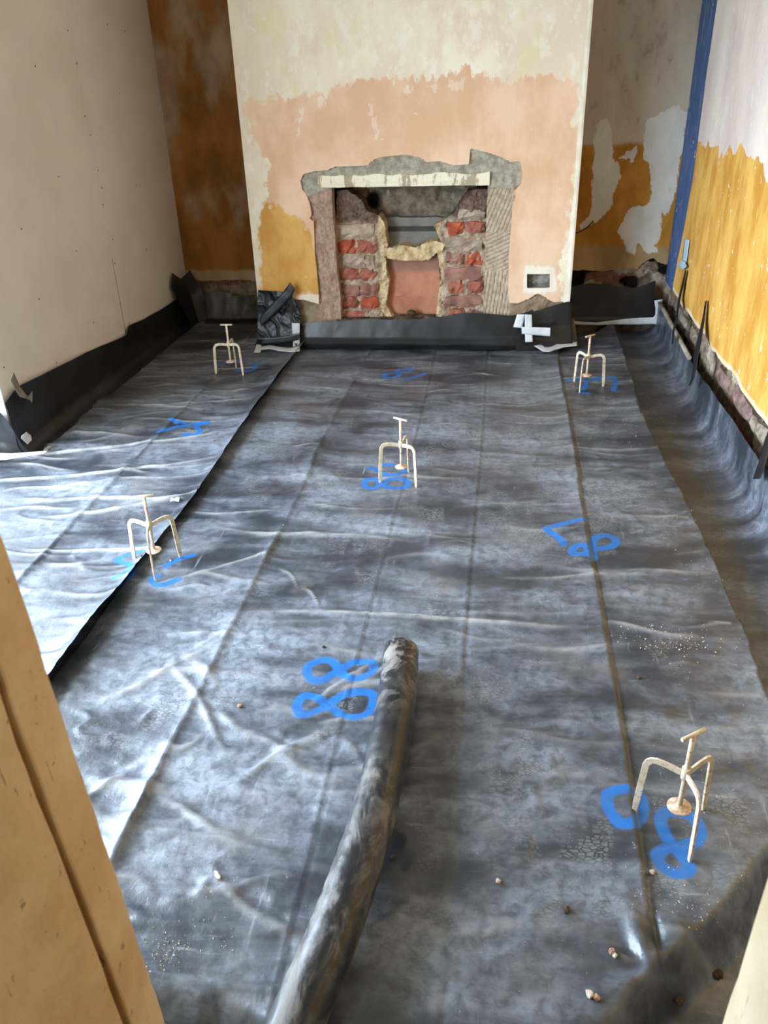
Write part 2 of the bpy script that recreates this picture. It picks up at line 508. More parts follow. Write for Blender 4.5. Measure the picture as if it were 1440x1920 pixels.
kid(wallgrid('alcove_plaster', (XL, YB, 0), (1, 0, 0), (0, 0, 1), (0, -1, 0), XC0 + 0.04 - XL, ZC, 0.01, M_all,
             hole=lambda U, V: 0.262 + 0.012 * fbm(U * 12, U * 0 + 2, 71) - V,
             attrs={'pale': lambda U, V: 0.16 * fbm(U * 5, V * 2.6, 73) + 0.06 * (V - 1.1) - 0.02, 'low': lambda U, V: 0.33 - V},
             disp=lambda U, V: 0.002 * fbm(U * 4, V * 4, 12), edge=0.025), wb)
kid(wallgrid('bare_masonry', (XL, YB + 0.03, -0.16), (1, 0, 0), (0, 0, 1), (0, -1, 0), XC0 + 0.04 - XL, 0.55, 0.012, M_rubble,
             attrs={'brick': lambda U, V: 0.09 * vnoise(U * 3.3, V * 9, 81), 'pale': lambda U, V: 0.08 * vnoise(U * 5, V * 8, 83) - 0.02,
                    'void': lambda U, V: 0.05 * vnoise(U * 9, V * 12, 87) - 0.03}, disp=rub_d, edge=0.02), wb)
kid(box('masonry', XL - 0.3, XR + 0.3, YB + 0.06, YB + 0.25, -0.16, ZC, M_sub), wb)

# ---- chimney breast
hole_px = [(470, 566), (540, 560), (570, 562), (598, 570), (597, 545), (594, 512), (590, 475), (589, 437), (588, 415), (581, 411), (584, 402), (580, 381),
           (575, 366), (566, 355), (563, 340), (568, 327), (589, 321), (615, 319), (628, 312), (650, 312), (690, 310), (701, 299), (716, 294),
           (761, 290), (788, 295), (799, 304), (825, 302), (851, 310), (879, 308), (882, 278), (889, 280), (919, 287), (941, 295), (956, 304),
           (975, 302), (980, 325), (977, 344), (964, 359), (966, 372), (961, 378), (960, 400), (958, 430), (954, 475), (954, 512), (952, 542),
           (955, 568), (971, 569), (990, 561), (1009, 550), (1028, 561), (1039, 567), (1065, 565), (1100, 560), (1100, 720), (460, 720)]
HP = pY(hole_px, YC, XC0)
SOCK = pY([(988, 514), (1031, 514), (1031, 540), (988, 541)], YC, XC0)
pink_px = [(464, 175), (493, 192), (517, 181), (560, 181), (600, 180), (644, 158), (692, 151), (760, 148), (828, 146), (850, 136), (872, 126), (896, 141), (945, 151),
           (993, 146), (1013, 138), (1047, 151), (1086, 158), (1082, 190), (1075, 230), (1085, 270), (1075, 330), (1065, 400), (1060, 450), (1050, 520),
           (1060, 650), (480, 650), (488, 560), (492, 480), (490, 390), (505, 360), (500, 300), (476, 270), (475, 240), (460, 200)]
PINK = pY(pink_px, YC, XC0)
YEL = pY([(489, 400), (510, 380), (530, 395), (560, 410), (580, 432), (594, 470), (600, 552), (560, 551), (492, 551), (486, 480)], YC, XC0)
SPW = pY([(981, 497), (1040, 500), (1046, 545), (1010, 552), (978, 549), (984, 520)], YC, XC0)
LOWW = pY([(560, 552), (600, 552), (602, 575), (560, 570)], YC, XC0)
SMEAR = [pY(p, YC, XC0) for p in ([(690, 195), (696, 193), (706, 235), (714, 262), (708, 262), (697, 235)], [(845, 150), (870, 148), (872, 168), (848, 170)],
                                  [(592, 186), (607, 184), (606, 200), (594, 200)], [(757, 165), (768, 162), (768, 174), (758, 174)], [(805, 162), (818, 160), (814, 170)],
                                  [(560, 210), (566, 205), (563, 235), (558, 255)], [(630, 495), (640, 492), (640, 505)])]
M_chim = layered('chimney_plaster', (S(248, 238, 216), S(234, 218, 194), 2.6),
                 [('pink', S(240, 206, 174), S(224, 182, 148), 0.10, 22, 0.012),
                  ('yellow', S(230, 182, 108), S(206, 152, 76), 0.07, 18, 0.014),
                  ('white', S(242, 234, 218), S(230, 216, 192), 0.03, 26, 0.006, 0.9), ('smear', S(246, 232, 214), S(236, 212, 188), 0.07, 40, 0.006, 0.75)],
                 rough=0.85, spec=0.15, chips=(S(246, 236, 220), 0.665, 0.6, 13), vec=(1, 1, 0.6),
                 mottle=[(S(230, 220, 170), 4.5, 0.52, 0.66, 0.55), (S(228, 194, 178), 3.7, 0.55, 0.68, 0.5), (S(250, 244, 230), 16, 0.54, 0.62, 0.45), (S(190, 168, 140), 40, 0.66, 0.70, 0.4)])
wc = struct(empty('wall_chimney', ((XC0 + XC1) / 2, YC, 0)))


def usdf(*polys):
    return lambda U, V: np.maximum.reduce([poly_sdf(U, V, p) for p in polys])


ch_d = lambda U, V: 0.0025 * fbm(U * 3, V * 3, 14) + 0.001 * fbm(U * 18, V * 18, 15)
kid(wallgrid('plaster', (XC0, YC, 0), (1, 0, 0), (0, 0, 1), (0, -1, 0), XC1 - XC0, ZC, 0.0075, M_chim, hole=usdf(HP, SOCK),
             attrs={'pink': usdf(PINK), 'yellow': usdf(YEL), 'white': usdf(SPW, LOWW), 'smear': usdf(*SMEAR)}, disp=ch_d, edge=0.02), wc)
M_side = layered('chimney_side_plaster', (S(226, 214, 190), S(200, 184, 156), 3), [('pink', S(214, 172, 130), S(190, 144, 100), 0.03, 9, 0.02)], rough=0.85)
for (x, nx) in ((XC0, -1), (XC1, 1)):
    kid(wallgrid('plaster', (x, YC, 0), (0, 1, 0), (0, 0, 1), (nx, 0, 0), YB - YC + 0.04, ZC, 0.03, M_side,
                 attrs={'pink': lambda U, V: 0.9 - V}), wc)
# corner bead down the right arris
M_bead = simple('white_corner_plaster', S(240, 232, 214), S(226, 214, 190), 12, 0.8, 0.2, 0.5, 40)
v = []; nz = 120
for i in range(nz):
    z = 0.24 + (ZC - 0.24) * i / (nz - 1); w = 0.022 + 0.008 * float(fbm(np.array(z * 7), np.array(0.0), 91)) + 0.012 * max(0, 1 - z)
    v += [(XC1 - w, YC - 0.0005, z), (XC1 - 0.008, YC - 0.006, z), (XC1 + 0.003, YC - 0.004, z), (XC1 + 0.004, YC + 0.03, z)]
kid(raw('corner_bead', v, [(4 * i + j, 4 * i + j + 1, 4 * i + j + 5, 4 * i + j + 4) for i in range(nz - 1) for j in range(3)], M_bead), wc)

# ================================================================== FIREPLACE
fp = empty('fireplace', (-0.54, YC, 0))
tag(fp, 'broken-out fireplace opening with bare brick and crumbling cement surround', 'fireplace')
M_cem = layered('fire_surround_render', (S(168, 146, 122), S(132, 110, 90), 16),
                [('pier', S(190, 162, 142), S(158, 128, 110), 0.01, 12, 0.01), ('cement', S(184, 176, 158), S(150, 142, 126), 0.012, 12, 0.006),
                 ('scratch', S(196, 178, 156), S(170, 150, 130), 0.01, 14, 0.008), ('dark', S(70, 56, 46), S(50, 40, 32), 0.0, 10, 0.25, 0.8)], rough=0.95, bump=0.8)
OPEN = pY([(620, 352), (770, 349), (915, 347), (912, 400), (910, 470), (907, 560), (905, 640), (640, 640), (637, 560), (630, 500), (626, 440), (622, 400)], YC, XC0)
CEM = pY([(550, 320), (700, 285), (880, 270), (990, 290), (990, 345), (958, 358), (915, 352), (760, 352), (620, 354), (575, 372), (550, 360)], YC, XC0)
PIER = pY([(575, 365), (632, 352), (640, 600), (600, 600), (585, 450)], YC, XC0)
SCR = pY([(905, 355), (965, 352), (962, 430), (955, 600), (905, 600)], YC, XC0)


def scratch(U, V):
    s1 = poly_sdf(U, V, SCR); m = sstep(0.0, 0.012, s1)
    zc = V - 0.6
    a = np.where(zc > 0.06, 1.2, np.where(zc > -0.16, 0.45, 1.45))
    ph = (U * np.sin(a) * -1 + V * np.cos(a)) * 2 * np.pi / 0.021 + 1.5 * fbm(U * 6, V * 6, 95)
    g = -0.006 * m * np.clip(np.sin(ph), 0, 1) ** 2
    s2 = poly_sdf(U, V, PIER); m2 = sstep(0, 0.01, s2)
    r = np.hypot(U - 0.30, ((V + 0.02) % 0.17) - 0.03)
    g -= 0.004 * m2 * np.clip(np.sin(r * 2 * np.pi / 0.024), 0, 1) ** 2
    return g, m, s2


def cem_disp(U, V):
    g, m, _ = scratch(U, V)
    cm = sstep(-0.005, 0.012, poly_sdf(U, V, CEM))
    rough = 0.016 * fbm(U * 14, V * 14, 97, 5) * (1 - 0.6 * m)
    return np.minimum(g + rough + 0.006 * cm + 0.010 * cm * fbm(U * 7, V * 22, 98, 4), 0.016)


kid(wallgrid('cement_render', (XC0, YC + 0.022, 0), (1, 0, 0), (0, 0, 1), (0, -1, 0), XC1 - XC0, 1.13, 0.0065, M_cem, hole=usdf(OPEN, SOCK),
             attrs={'pier': usdf(PIER), 'cement': usdf(CEM), 'scratch': usdf(SCR), 'dark': lambda U, V: 0.0 * U - 1 + 12 * np.clip(-scratch(U, V)[0] - 0.002, 0, 1) * 20},
             disp=cem_disp, edge=0.09), fp)
# lintel with flaking whitewash
t = NT('whitewashed_lintel')
col = t.mix(t.rng(t.noise(14, 6, 0.65, t.mapv((1, 1, 0.3))), 0.52, 0.58), S(242, 230, 204), S(176, 162, 136))
t.bump(t.noise(40, 6), 0.6, 0.006); M_lin = t.fin(col, 0.9, 0.15)
xa = ony(596, 340, YC)[0]; xb = ony(918, 336, YC)[0]
n = 70; v = []; f = []
for i in range(n):
    x = xa + (xb - xa) * i / (n - 1)
    j = lambda k, a: a * float(fbm(np.array(x * 14), np.array(k * 5.1), 101))
    zt = 0.972 + j(1, 0.012)
    v += [(x, YC + 0.10, 0.909), (x, YC + 0.004 + j(2, 0.004), 0.909 + j(3, 0.003)), (x, YC + 0.000 + j(4, 0.004), 0.935 + j(5, 0.004)), (x, YC + 0.006 + j(6, 0.004), zt), (x, YC + 0.10, zt)]
f = [(5 * i + a, 5 * i + a + 1, 5 * i + a + 6, 5 * i + a + 5) for i in range(n - 1) for a in range(4)] + [(0, 1, 2, 3, 4), tuple(5 * (n - 1) + k for k in (4, 3, 2, 1, 0))]
kid(raw('lintel', v, f, M_lin), fp)


def lump(name, poly_px, y, thick, mat, res=0.008, amp=0.012, sc=12, seed=1, attrs=None, base=None):
    P = np.array(pY(poly_px, y)); x0, z0 = P.min(0) - 0.02; x1, z1 = P.max(0) + 0.02
    z0 = max(z0, -0.05)
    pl_ = [(a - x0, b2 - z0) for a, b2 in P]
    at = {k: (lambda U, V, k2=k2: k2(U, V, pl_, x0, z0)) for k, k2 in (attrs or {}).items()}
    return kid(wallgrid(name, (x0, y, z0), (1, 0, 0), (0, 0, 1), (0, -1, 0), x1 - x0, z1 - z0, res, mat,
                        hole=lambda U, V: -(poly_sdf(U, V, pl_) + 0.006 * fbm(U * 30, V * 30, seed + 3)),
                        disp=lambda U, V: amp * fbm(U * sc, V * sc, seed, 5) + (base(U + x0, V + z0) if base else 0), edge=thick, attrs=at), fp)


M_inf = layered('fire_infill_mortar', (S(198, 178, 154), S(152, 130, 110), 18),
                [('top', S(132, 108, 92), S(100, 80, 68), 0.03, 12, 0.02), ('sand', S(226, 204, 164), S(184, 158, 118), 0.02, 26, 0.006)], rough=0.95, bump=0.9)
INL = c1([(246, 285), (300, 282), (370, 335), (392, 385), (440, 400), (482, 450), (496, 560), (486, 640), (505, 740), (490, 860), (525, 920), (520, 1010), (256, 1010), (254, 700), (240, 560), (242, 400)])
INR = c1([(1000, 275), (900, 285), (850, 360), (830, 400), (760, 448), (728, 460), (770, 560), (745, 600), (765, 700), (755, 800), (738, 900), (735, 1010), (1000, 1010)])
topz = ony(650, 418, YC + 0.09)[2]
at_l = {'top': lambda U, V, p, x0, z0: (V + z0) - topz, 'sand': lambda U, V, p, x0, z0: (U + x0) - (ony(712, 480, YC + 0.09)[0] + 0.012 * np.sin((V + z0) * 17))}
at_r = {'top': lambda U, V, p, x0, z0: (V + z0) - topz - 0.02, 'sand': lambda U, V, p, x0, z0: (ony(828, 480, YC + 0.09)[0] + 0.012 * np.sin((V + z0) * 15 + 1)) - (U + x0)}
lump('infill_mortar', INL, YC + 0.10, 0.14, M_inf, 0.006, 0.030, 20, 111, at_l)
lump('infill_mortar', INR, YC + 0.10, 0.14, M_inf, 0.006, 0.030, 20, 121, at_r)
M_sand = layered('sandy_fire_cement', (S(230, 206, 162), S(186, 158, 114), 22), [('g', S(170, 150, 120), S(150, 130, 100), 0.02, 20, 0.01)], rough=0.98, bump=1.0)
lump('sandy_ledge', c1([(480, 565), (500, 575), (560, 558), (640, 575), (690, 548), (740, 540), (790, 552), (770, 590), (740, 602), (700, 632), (600, 638), (500, 625), (482, 600)]), YC + 0.105, 0.16, M_sand, 0.006, 0.016, 22, 131,
     {'g': lambda U, V, p, x0, z0: 0.03 * vnoise(U * 30, V * 30, 7) - 0.02})
M_clay = layered('pink_fireclay', (S(196, 138, 110), S(172, 112, 88), 8), [('band', S(150, 118, 100), S(134, 104, 88), 0.008, 20, 0.02, 0.8), ('crack', S(90, 60, 48), S(80, 52, 40), 0.0, 10, 0.002),
                 ('soot', S(110, 80, 66), S(90, 66, 54), 0.02, 8, 0.02, 0.5)], rough=0.85, bump=0.3)
zb1 = ony(770, 508, YC + 0.16)[2]
crk = pY(c1([(500, 812), (560, 818), (600, 800), (640, 815), (690, 812), (740, 818)]), YC + 0.16)
lump('fireclay_panel', c1([(490, 600), (760, 600), (760, 1010), (490, 1010)]), YC + 0.16, 0.05, M_clay, 0.008, 0.003, 5, 141,
     {'band': lambda U, V, p, x0, z0: V + z0 - zb1, 'crack': lambda U, V, p, x0, z0: 0.0012 - seg_dist(U + x0, V + z0, crk), 'soot': lambda U, V, p, x0, z0: 0.14 - (V + z0)})
M_slate = layered('grey_smoked_panel', (S(138, 134, 126), S(112, 108, 102), 6), [('band', S(74, 72, 70), S(64, 62, 60), 0.002, 10, 0.004)], rough=0.7, bump=0.2)
zA = ony(770, 424, YC + 0.21)[2]; zB = ony(770, 434, YC + 0.21)[2]
lump('smoke_panel', c1([(455, 420), (790, 420), (790, 640), (455, 640)]), YC + 0.21, 0.05, M_slate, 0.01, 0.002, 5, 151,
     {'band': lambda U, V, p, x0, z0: np.minimum(zA - (V + z0), (V + z0) - zB)})
M_soot = layered('sooty_rubble', (S(150, 134, 114), S(100, 88, 76), 16), [('pale', S(180, 166, 142), S(140, 124, 104), 0.03, 40, 0.006), ('void', S(24, 18, 15), S(16, 12, 10), 0.03, 12, 0.015)], rough=0.98, bump=1.0)
vox, _, voz = ony(700, 375, YC + 0.27)
lump('sooty_back', c1([(180, 200), (1040, 200), (1040, 470), (180, 470)]), YC + 0.27, 0.05, M_soot, 0.009, 0.03, 9, 161,
     {'pale': lambda U, V, p, x0, z0: 0.05 * vnoise(U * 26, V * 26, 9) - 0.035, 'void': lambda U, V, p, x0, z0: 0.045 - np.hypot((U + x0 - vox), (V + z0 - voz) * 0.8)})
kid(box('throat_slab', -1.05, -0.02, YC + 0.03, YC + 0.34, 0.955, 1.0, M_soot), fp)
kid(box('back_slab', -1.05, -0.02, YC + 0.305, YC + 0.34, -0.05, 1.0, M_soot), fp)
kid(box('side_slab', -1.06, -1.0, YC + 0.1, YC + 0.34, -0.05, 1.0, M_soot), fp)
kid(box('side_slab', -0.06, 0.0, YC + 0.1, YC + 0.34, -0.05, 1.0, M_soot), fp)

BR = {'r': simple('brick_bright_red', S(196, 104, 72), S(164, 78, 58), 14, 0.9, 0.2, 0.7, 50), 'd': simple('brick_dull_red', S(180, 112, 92), S(146, 86, 72), 14, 0.9, 0.2, 0.7, 50),
      'g': simple('brick_mortar_smeared', S(190, 170, 150), S(156, 132, 114), 14, 0.95, 0.15, 0.7, 50), 'm': simple('brick_mauve', S(170, 126, 110), S(138, 98, 88), 14, 0.9, 0.2, 0.7, 50)}


def brick(x0, x1, z0, z1, yf, depth, mat, parent, seed, axis='y', rough=1.0):
    """chipped brick: rounded uneven face"""
    r = random.Random(seed); nu, nv = 6, 4
    v = []; f = []
    for i in range(nu):
        for j in range(nv):
            u = i / (nu - 1); w = j / (nv - 1)
            x = x0 + (x1 - x0) * u; z = z0 + (z1 - z0) * w
            ed = (i in (0, nu - 1)) + (j in (0, nv - 1))
            y = yf + rough * (0.004 * ed + r.uniform(-0.003, 0.004) + (0.006 * r.random() if ed == 2 else 0))
            if i not in (0, nu - 1): x += r.uniform(-.004, .004)
            else: x += rough * r.uniform(-.003, .003)
            z += rough * r.uniform(-.0025, .0025)
            v.append((x, y, z))
    f = [(i * nv + j, (i + 1) * nv + j, (i + 1) * nv + j + 1, i * nv + j + 1) for i in range(nu - 1) for j in range(nv - 1)]
    ring = [i * nv for i in range(nu)] + [(nu - 1) * nv + j for j in range(1, nv)] + [i * nv + nv - 1 for i in range(nu - 2, -1, -1)] + [j for j in range(nv - 2, 0, -1)]
    base = len(v)
    for k in ring: v.append((v[k][0], yf + depth, v[k][2]))
    L = len(ring)
    f += [(ring[k], base + k, base + (k + 1) % L, ring[(k + 1) % L]) for k in range(L)]
    f.append(tuple(base + k for k in range(L)))
    if axis == 'x':
        v = [(p[1], p[0], p[2]) for p in v]; f = [tuple(reversed(q)) for q in f]
    return kid(raw('brick', v, f, mat, smooth=False), parent)


rows = [((240, 430), (455, 525), 'g'), ((245, 336), (535, 600), 'r'), ((346, 435), (535, 600), 'd'), ((265, 380), (606, 668), 'g'), ((386, 436), (612, 668), 'g'),
        ((258, 345), (680, 742), 'd'), ((353, 440), (680, 742), 'd'), ((255, 355), (750, 815), 'm'), ((361, 448), (750, 815), 'm'), ((262, 345), (822, 880), 'd'),
        ((365, 448), (822, 880), 'r'), ((262, 400), (890, 950), 'd'), ((405, 470), (890, 950), 'g'),
        ((850, 985), (378, 432), 'g'), ((800, 880), (448, 508), 'r'), ((890, 985), (445, 505), 'd'), ((785, 975), (518, 590), 'g'), ((790, 876), (600, 660), 'm'),
        ((888, 980), (600, 662), 'r'), ((780, 970), (672, 735), 'm'), ((800, 880), (742, 802), 'd'), ((893, 975), (742, 802), 'd'), ((775, 968), (812, 872), 'm'),
        ((800, 880), (882, 945), 'd'), ((892, 968), (882, 945), 'm')]
for k, ((a, b2), (c_, d_), m) in enumerate(rows):
    yb = YC + 0.076 + 0.008 * ((k * 37) % 5) / 5
    A = ony(*c1([(a, d_)])[0], yb); B = ony(*c1([(b2, c_)])[0], yb)
    brick(A[0], B[0], A[2], B[2], yb, 0.10, BR[m], fp, 500 + k, 'y', 2.4)
BW = {'m': simple('old_mauve_brick', S(150, 122, 114), S(110, 86, 80), 22, 0.95, 0.15, 0.9, 40), 'g': simple('rubble_stone', S(170, 154, 136), S(112, 96, 84), 22, 0.95, 0.15, 0.9, 40)}
# bricks showing in the bared foot of the right wall
for k, (pa, pb, m) in enumerate([((1345, 668), (1366, 700), 'm'), ((1376, 706), (1408, 760), 'm'), ((1296, 590), (1316, 640), 'g'), ((1408, 752), (1436, 800), 'g'), ((1270, 545), (1288, 585), 'g')]):
    A = onx(*pa, XR + 0.015); B = onx(*pb, XR + 0.015)
    y0, y1 = sorted((A[1], B[1])); zc = 0.16
    brick(y0, y1, zc - 0.035 + 0.01 * (k % 2), zc + 0.035 + 0.01 * (k % 2), XR + 0.012, 0.08, BW[m], wr, 700 + k, 'x', 2.2)
# old socket recess
M_tin = simple('dusty_metal_box', S(150, 148, 140), S(90, 88, 82), 30, 0.6, 0.4, 0.4, 50)
sk = np.array(pY([(988, 514), (1031, 541)], YC)); sx0, sz1 = sk[0]; sx1, sz0 = sk[1]
so = kid(empty('socket_box'), fp) if False else None
bxv = []
for (x0, x1, y0, y1, z0, z1) in [(sx0 - 0.004, sx1 + 0.004, YC + 0.05, YC + 0.054, sz0 - 0.004, sz1 + 0.004), (sx0 - 0.004, sx0 + 0.001, YC + 0.012, YC + 0.05, sz0 - 0.004, sz1 + 0.004),
                                 (sx1 - 0.001, sx1 + 0.004, YC + 0.012, YC + 0.05, sz0 - 0.004, sz1 + 0.004), (sx0 + 0.001, sx1 - 0.001, YC + 0.012, YC + 0.05, sz1, sz1 + 0.004), (sx0 + 0.001, sx1 - 0.001, YC + 0.012, YC + 0.05, sz0 - 0.004, sz0)]:
    bxv.append(box_vf(x0, x1, y0, y1, z0, z1))
vv = []; ff = []
for v_, f_ in bxv:
    o_ = len(vv); vv += v_; ff += [tuple(i + o_ for i in q) for q in f_]
tag(raw('socket_back_box', vv, ff, M_tin), 'small empty metal socket box sunk into the plaster right of the fireplace', 'socket box')

# ================================================================== MEMBRANE
# board edges: raised insulation under the sheet ends here, sheet drops beyond it
def E_x(y):
    return np.interp(y, [0.6, 1.35, 1.6, 1.8, 2.15, 2.7, 3.3, 3.9, 4.6, 5.2], [0.70, 0.70, 0.74, 0.745, 0.752, 0.742, 0.712, 0.695, 0.72, 0.725])


FRONT = [(1.2, 1.75), (0.74, 1.45), (0.615, 1.30), (0.457, 1.118), (0.334, 1.015), (0.27, 0.93), (0.17, 0.86), (0.0, 0.80), (-0.30, 0.80), (-0.46, 0.868), (-0.60, 0.85), (-0.9, 0.80), (-1.4, 0.78)]
fx_, fy_ = np.array(FRONT[::-1]).T
crs = random.Random(5)
CREASE = [  # x0, x1, y, amplitude, width, slope
    (-0.78, 0.34, 2.045, 0.0065, 0.012, 0.03), (0.34, 0.62, 2.085, 0.006, 0.013, -0.10), (-0.40, 0.34, 2.11, 0.0035, 0.012, 0.03), (-1.2, -0.80, 2.69, 0.005, 0.008, 0.02),
    (-1.15, -0.72, 2.17, 0.006, 0.010, 0.55), (-0.72, -0.62, 2.33, 0.006, 0.008, -1.4), (-0.62, -0.52, 2.20, 0.005, 0.010, -1.0)]
for k in range(110):
    y = crs.uniform(1.0, 4.8); x = crs.uniform(-1.15, 0.65); L = crs.uniform(0.15, 0.65)
    CREASE.append((x, x + L, y, crs.uniform(0.0018, 0.0045), crs.uniform(0.006, 0.016), crs.uniform(-0.10, 0.12)))
for k in range(26):
    y = crs.uniform(0.9, 1.9); x = crs.uniform(-1.1, -0.35); L = crs.uniform(0.08, 0.3)
    CREASE.append((x, x + L, y, crs.uniform(0.004, 0.009), crs.uniform(0.010, 0.022), crs.uniform(-1.2, 1.2)))


def creases(x, y, lst, seed):
    h = np.zeros_like(x)
    for k, (x0, x1, yc, a, w, s) in enumerate(lst):
        m = (x > x0 - 0.02) & (x < x1 + 0.02) & (np.abs(y - yc) < 0.12 + abs(s) * (x1 - x0) + 0.05)
        if not m.any(): continue
        xx = x[m]; t_ = np.clip((xx - x0) / (x1 - x0), 0, 1)
        yy = yc + s * (xx - x0) + 0.018 * np.sin(t_ * 5 + k)
        d = (y[m] - yy) / w
        prof = np.exp(-np.abs(d) ** 1.6) - 0.35 * np.exp(-((d - 2.2) / 1.6) ** 2)
        h[m] += a * prof * np.sin(np.pi * t_) ** 0.6
    return h


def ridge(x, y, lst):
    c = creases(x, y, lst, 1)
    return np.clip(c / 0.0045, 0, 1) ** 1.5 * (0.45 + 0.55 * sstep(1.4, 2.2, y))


def main_h(x, y):
    x = np.asarray(x, float); y = np.asarray(y, float)
    shp = x.shape; x = np.atleast_1d(x).ravel(); y = np.atleast_1d(y).ravel()
    near = sstep(2.0, 1.0, y)
    h = 0.006 * fbm(x * 2.2, y * 2.6, 201, 3) + (0.0022 + 0.004 * near) * fbm(x * 6, y * 9, 205, 4)
    h += 0.010 * near * fbm(x * 3.2 + 5, y * 3.4, 209, 3) * sstep(0.2, -0.4, x)
    # ridged wrinkles
    rg = 1 - np.abs(fbm(x * 3 + 0.6 * fbm(x * 3, y * 3, 3), y * 6.5, 215, 3)) * 4
    h += 0.0032 * np.clip(rg, 0, 1) ** 2 * (1 + near)
    h += creases(x, y, CREASE, 1)
    # fold lines running away from the door
    xa = -0.78 + 0.008 * np.sin(y * 3.1) + 0.010 * fbm(y * 3, y * 0, 221)
    lift = 0.006 + 0.010 * np.clip(fbm(y * 1.6, y * 0 + 4, 223), 0, 1) + 0.009 * np.exp(-((y - 1.25) / 0.18) ** 2) + 0.012 * np.exp(-((y - 2.42) / 0.10) ** 2)
    d = x - xa
    h += lift * np.where(d < 0, np.exp(d / 0.030), np.exp(-d / 0.010))
    xb = 0.344 + 0.004 * np.sin(y * 4) + 0.004 * fbm(y * 4, y * 0, 225)
    d = x - xb
    h += (0.0115 + 0.003 * np.sin(y * 2)) * np.where(d < 0, np.exp(d / 0.050), np.exp(-d / 0.003)) - 0.003 * np.exp(-((d - 0.009) / 0.005) ** 2)
    for xc, a in ((-0.067, 0.0022), (-0.372, 0.0018)):
        d = x - xc - 0.004 * np.sin(y * 2.2)
        h += a * np.exp(-(d / 0.006) ** 2) - a * np.exp(-((d - 0.010) / 0.006) ** 2)
    # drop beyond the insulation
    ex = E_x(y) + 0.010 * fbm(y * 4, y * 0, 231)
    d = x - ex
    h += 0.010 * np.exp(-np.clip(-d, 0, 9) / 0.06) * (d <= 0)
    inr = sstep(-0.001, 0.016, d)
    h = h * (1 - inr) + inr * (-0.055 + 0.0035 * fbm(x * 3, y * 2, 235, 2) + 0.0018 * np.clip(1 - np.abs(fbm(x * 4, y * 3, 237, 2)) * 6, 0, 1))
    fy = np.interp(x, fx_, fy_) + 0.02 * fbm(x * 5, x * 0, 239)
    d = fy - y
    out = sstep(-0.01, 0.085, d)
    h = h * (1 - out) + out * (-0.115 + 0.014 * fbm(x * 5, y * 5, 241, 3))
    # pulled-up pleat where the fold meets the door edge
    q = np.exp(-(((x - 0.325) / 0.05) ** 2 + ((y - 1.06) / 0.07) ** 2))
    h += 0.007 * q * np.sin((x - 0.325) * 90 + y * 20)
    ph = np.arctan2(y - 0.99, x - 0.325)
    rr = np.hypot(x - 0.325, y - 0.99)
    h += 0.007 * np.exp(-(rr / 0.16) ** 2) * np.sin(ph * 7 + 1) * sstep(0.01, 0.05, rr)
    # sunken pocket in the right alcove
    pk = poly_sdf(x, y, [(0.43, 5.04), (0.60, 5.20), (0.70, 5.36), (0.66, 5.48), (0.40, 5.48)])
    h -= 0.08 * sstep(-0.01, 0.04, pk)
    h = np.where(x < -1.22, h * 0.3 - 0.012, h)
    return h.reshape(shp)


LCR = []
for k in range(70):
    y = crs.uniform(1.2, 4.9); x = crs.uniform(-2.2, -1.35); L = crs.uniform(0.15, 0.6)
    LCR.append((x, x + L, y, crs.uniform(0.002, 0.006), crs.uniform(0.007, 0.016), crs.uniform(-0.1, 0.35)))
LCR += [(-2.4, -1.25, 2.97, 0.011, 0.014, 0.42), (-2.3, -1.2, 2.80, 0.008, 0.014, 0.30), (-2.0, -1.2, 3.75, 0.006, 0.012, 0.15), (-1.7, -1.15, 2.36, 0.006, 0.009, -0.02), (-1.9, -1.2, 2.72, 0.006, 0.02, 0.05)]


def left_edge(y):
    return -1.188 + 0.012 * np.sin(y * 2.7) + 0.010 * fbm(np.asarray(y) * 3, np.asarray(y) * 0, 251)


def left_h(x, y):
    x = np.asarray(x, float); y = np.asarray(y, float)
    shp = x.shape; x = np.atleast_1d(x).ravel(); y = np.atleast_1d(y).ravel()
    h = 0.010 + 0.006 * fbm(x * 2.2, y * 2.6, 261, 3) + 0.0035 * fbm(x * 6, y * 9, 265, 4)
    rg = 1 - np.abs(fbm(x * 3 + 0.6 * fbm(x * 3, y * 3, 3), y * 6.5, 267, 3)) * 4
    h += 0.004 * np.clip(rg, 0, 1) ** 2
    h += creases(x, y, LCR, 2)
    d = x - (-1.57 + 0.01 * np.sin(y * 2))
    h += 0.008 * np.where(d < 0, np.exp(d / 0.03), np.exp(-d / 0.008))
    e = left_edge(y) - x
    h += (0.020 + 0.012 * np.sin(y * 1.9 + 1) ** 2 + 0.02 * sstep(2.4, 1.6, y)) * np.exp(-np.clip(e, 0, 9) / 0.055)
    return h.reshape(shp)


# spray-painted level figures
STROKES = []


def stk(pts, w=0.019, closed=False):
    P_ = [np.array(p, float) for p in pts]
    for _ in range(2):                       # corner cutting
        Q = [] if closed else [P_[0]]
        for i in range(len(P_) if closed else len(P_) - 1):
            a, b2 = P_[i], P_[(i + 1) % len(P_)]
            Q += [0.78 * a + 0.22 * b2, 0.22 * a + 0.78 * b2]
        P_ = Q if closed else Q + [P_[-1]]
    STROKES.append((pF(P_), w, closed))


def ell(cx, cy, rx, ry, n=20, rot=0.0):
    return [(cx + rx * math.cos(a) * math.cos(rot) - ry * math.sin(a) * math.sin(rot), cy + rx * math.cos(a) * math.sin(rot) + ry * math.sin(a) * math.cos(rot)) for a in [2 * math.pi * k / n for k in range(n)]]


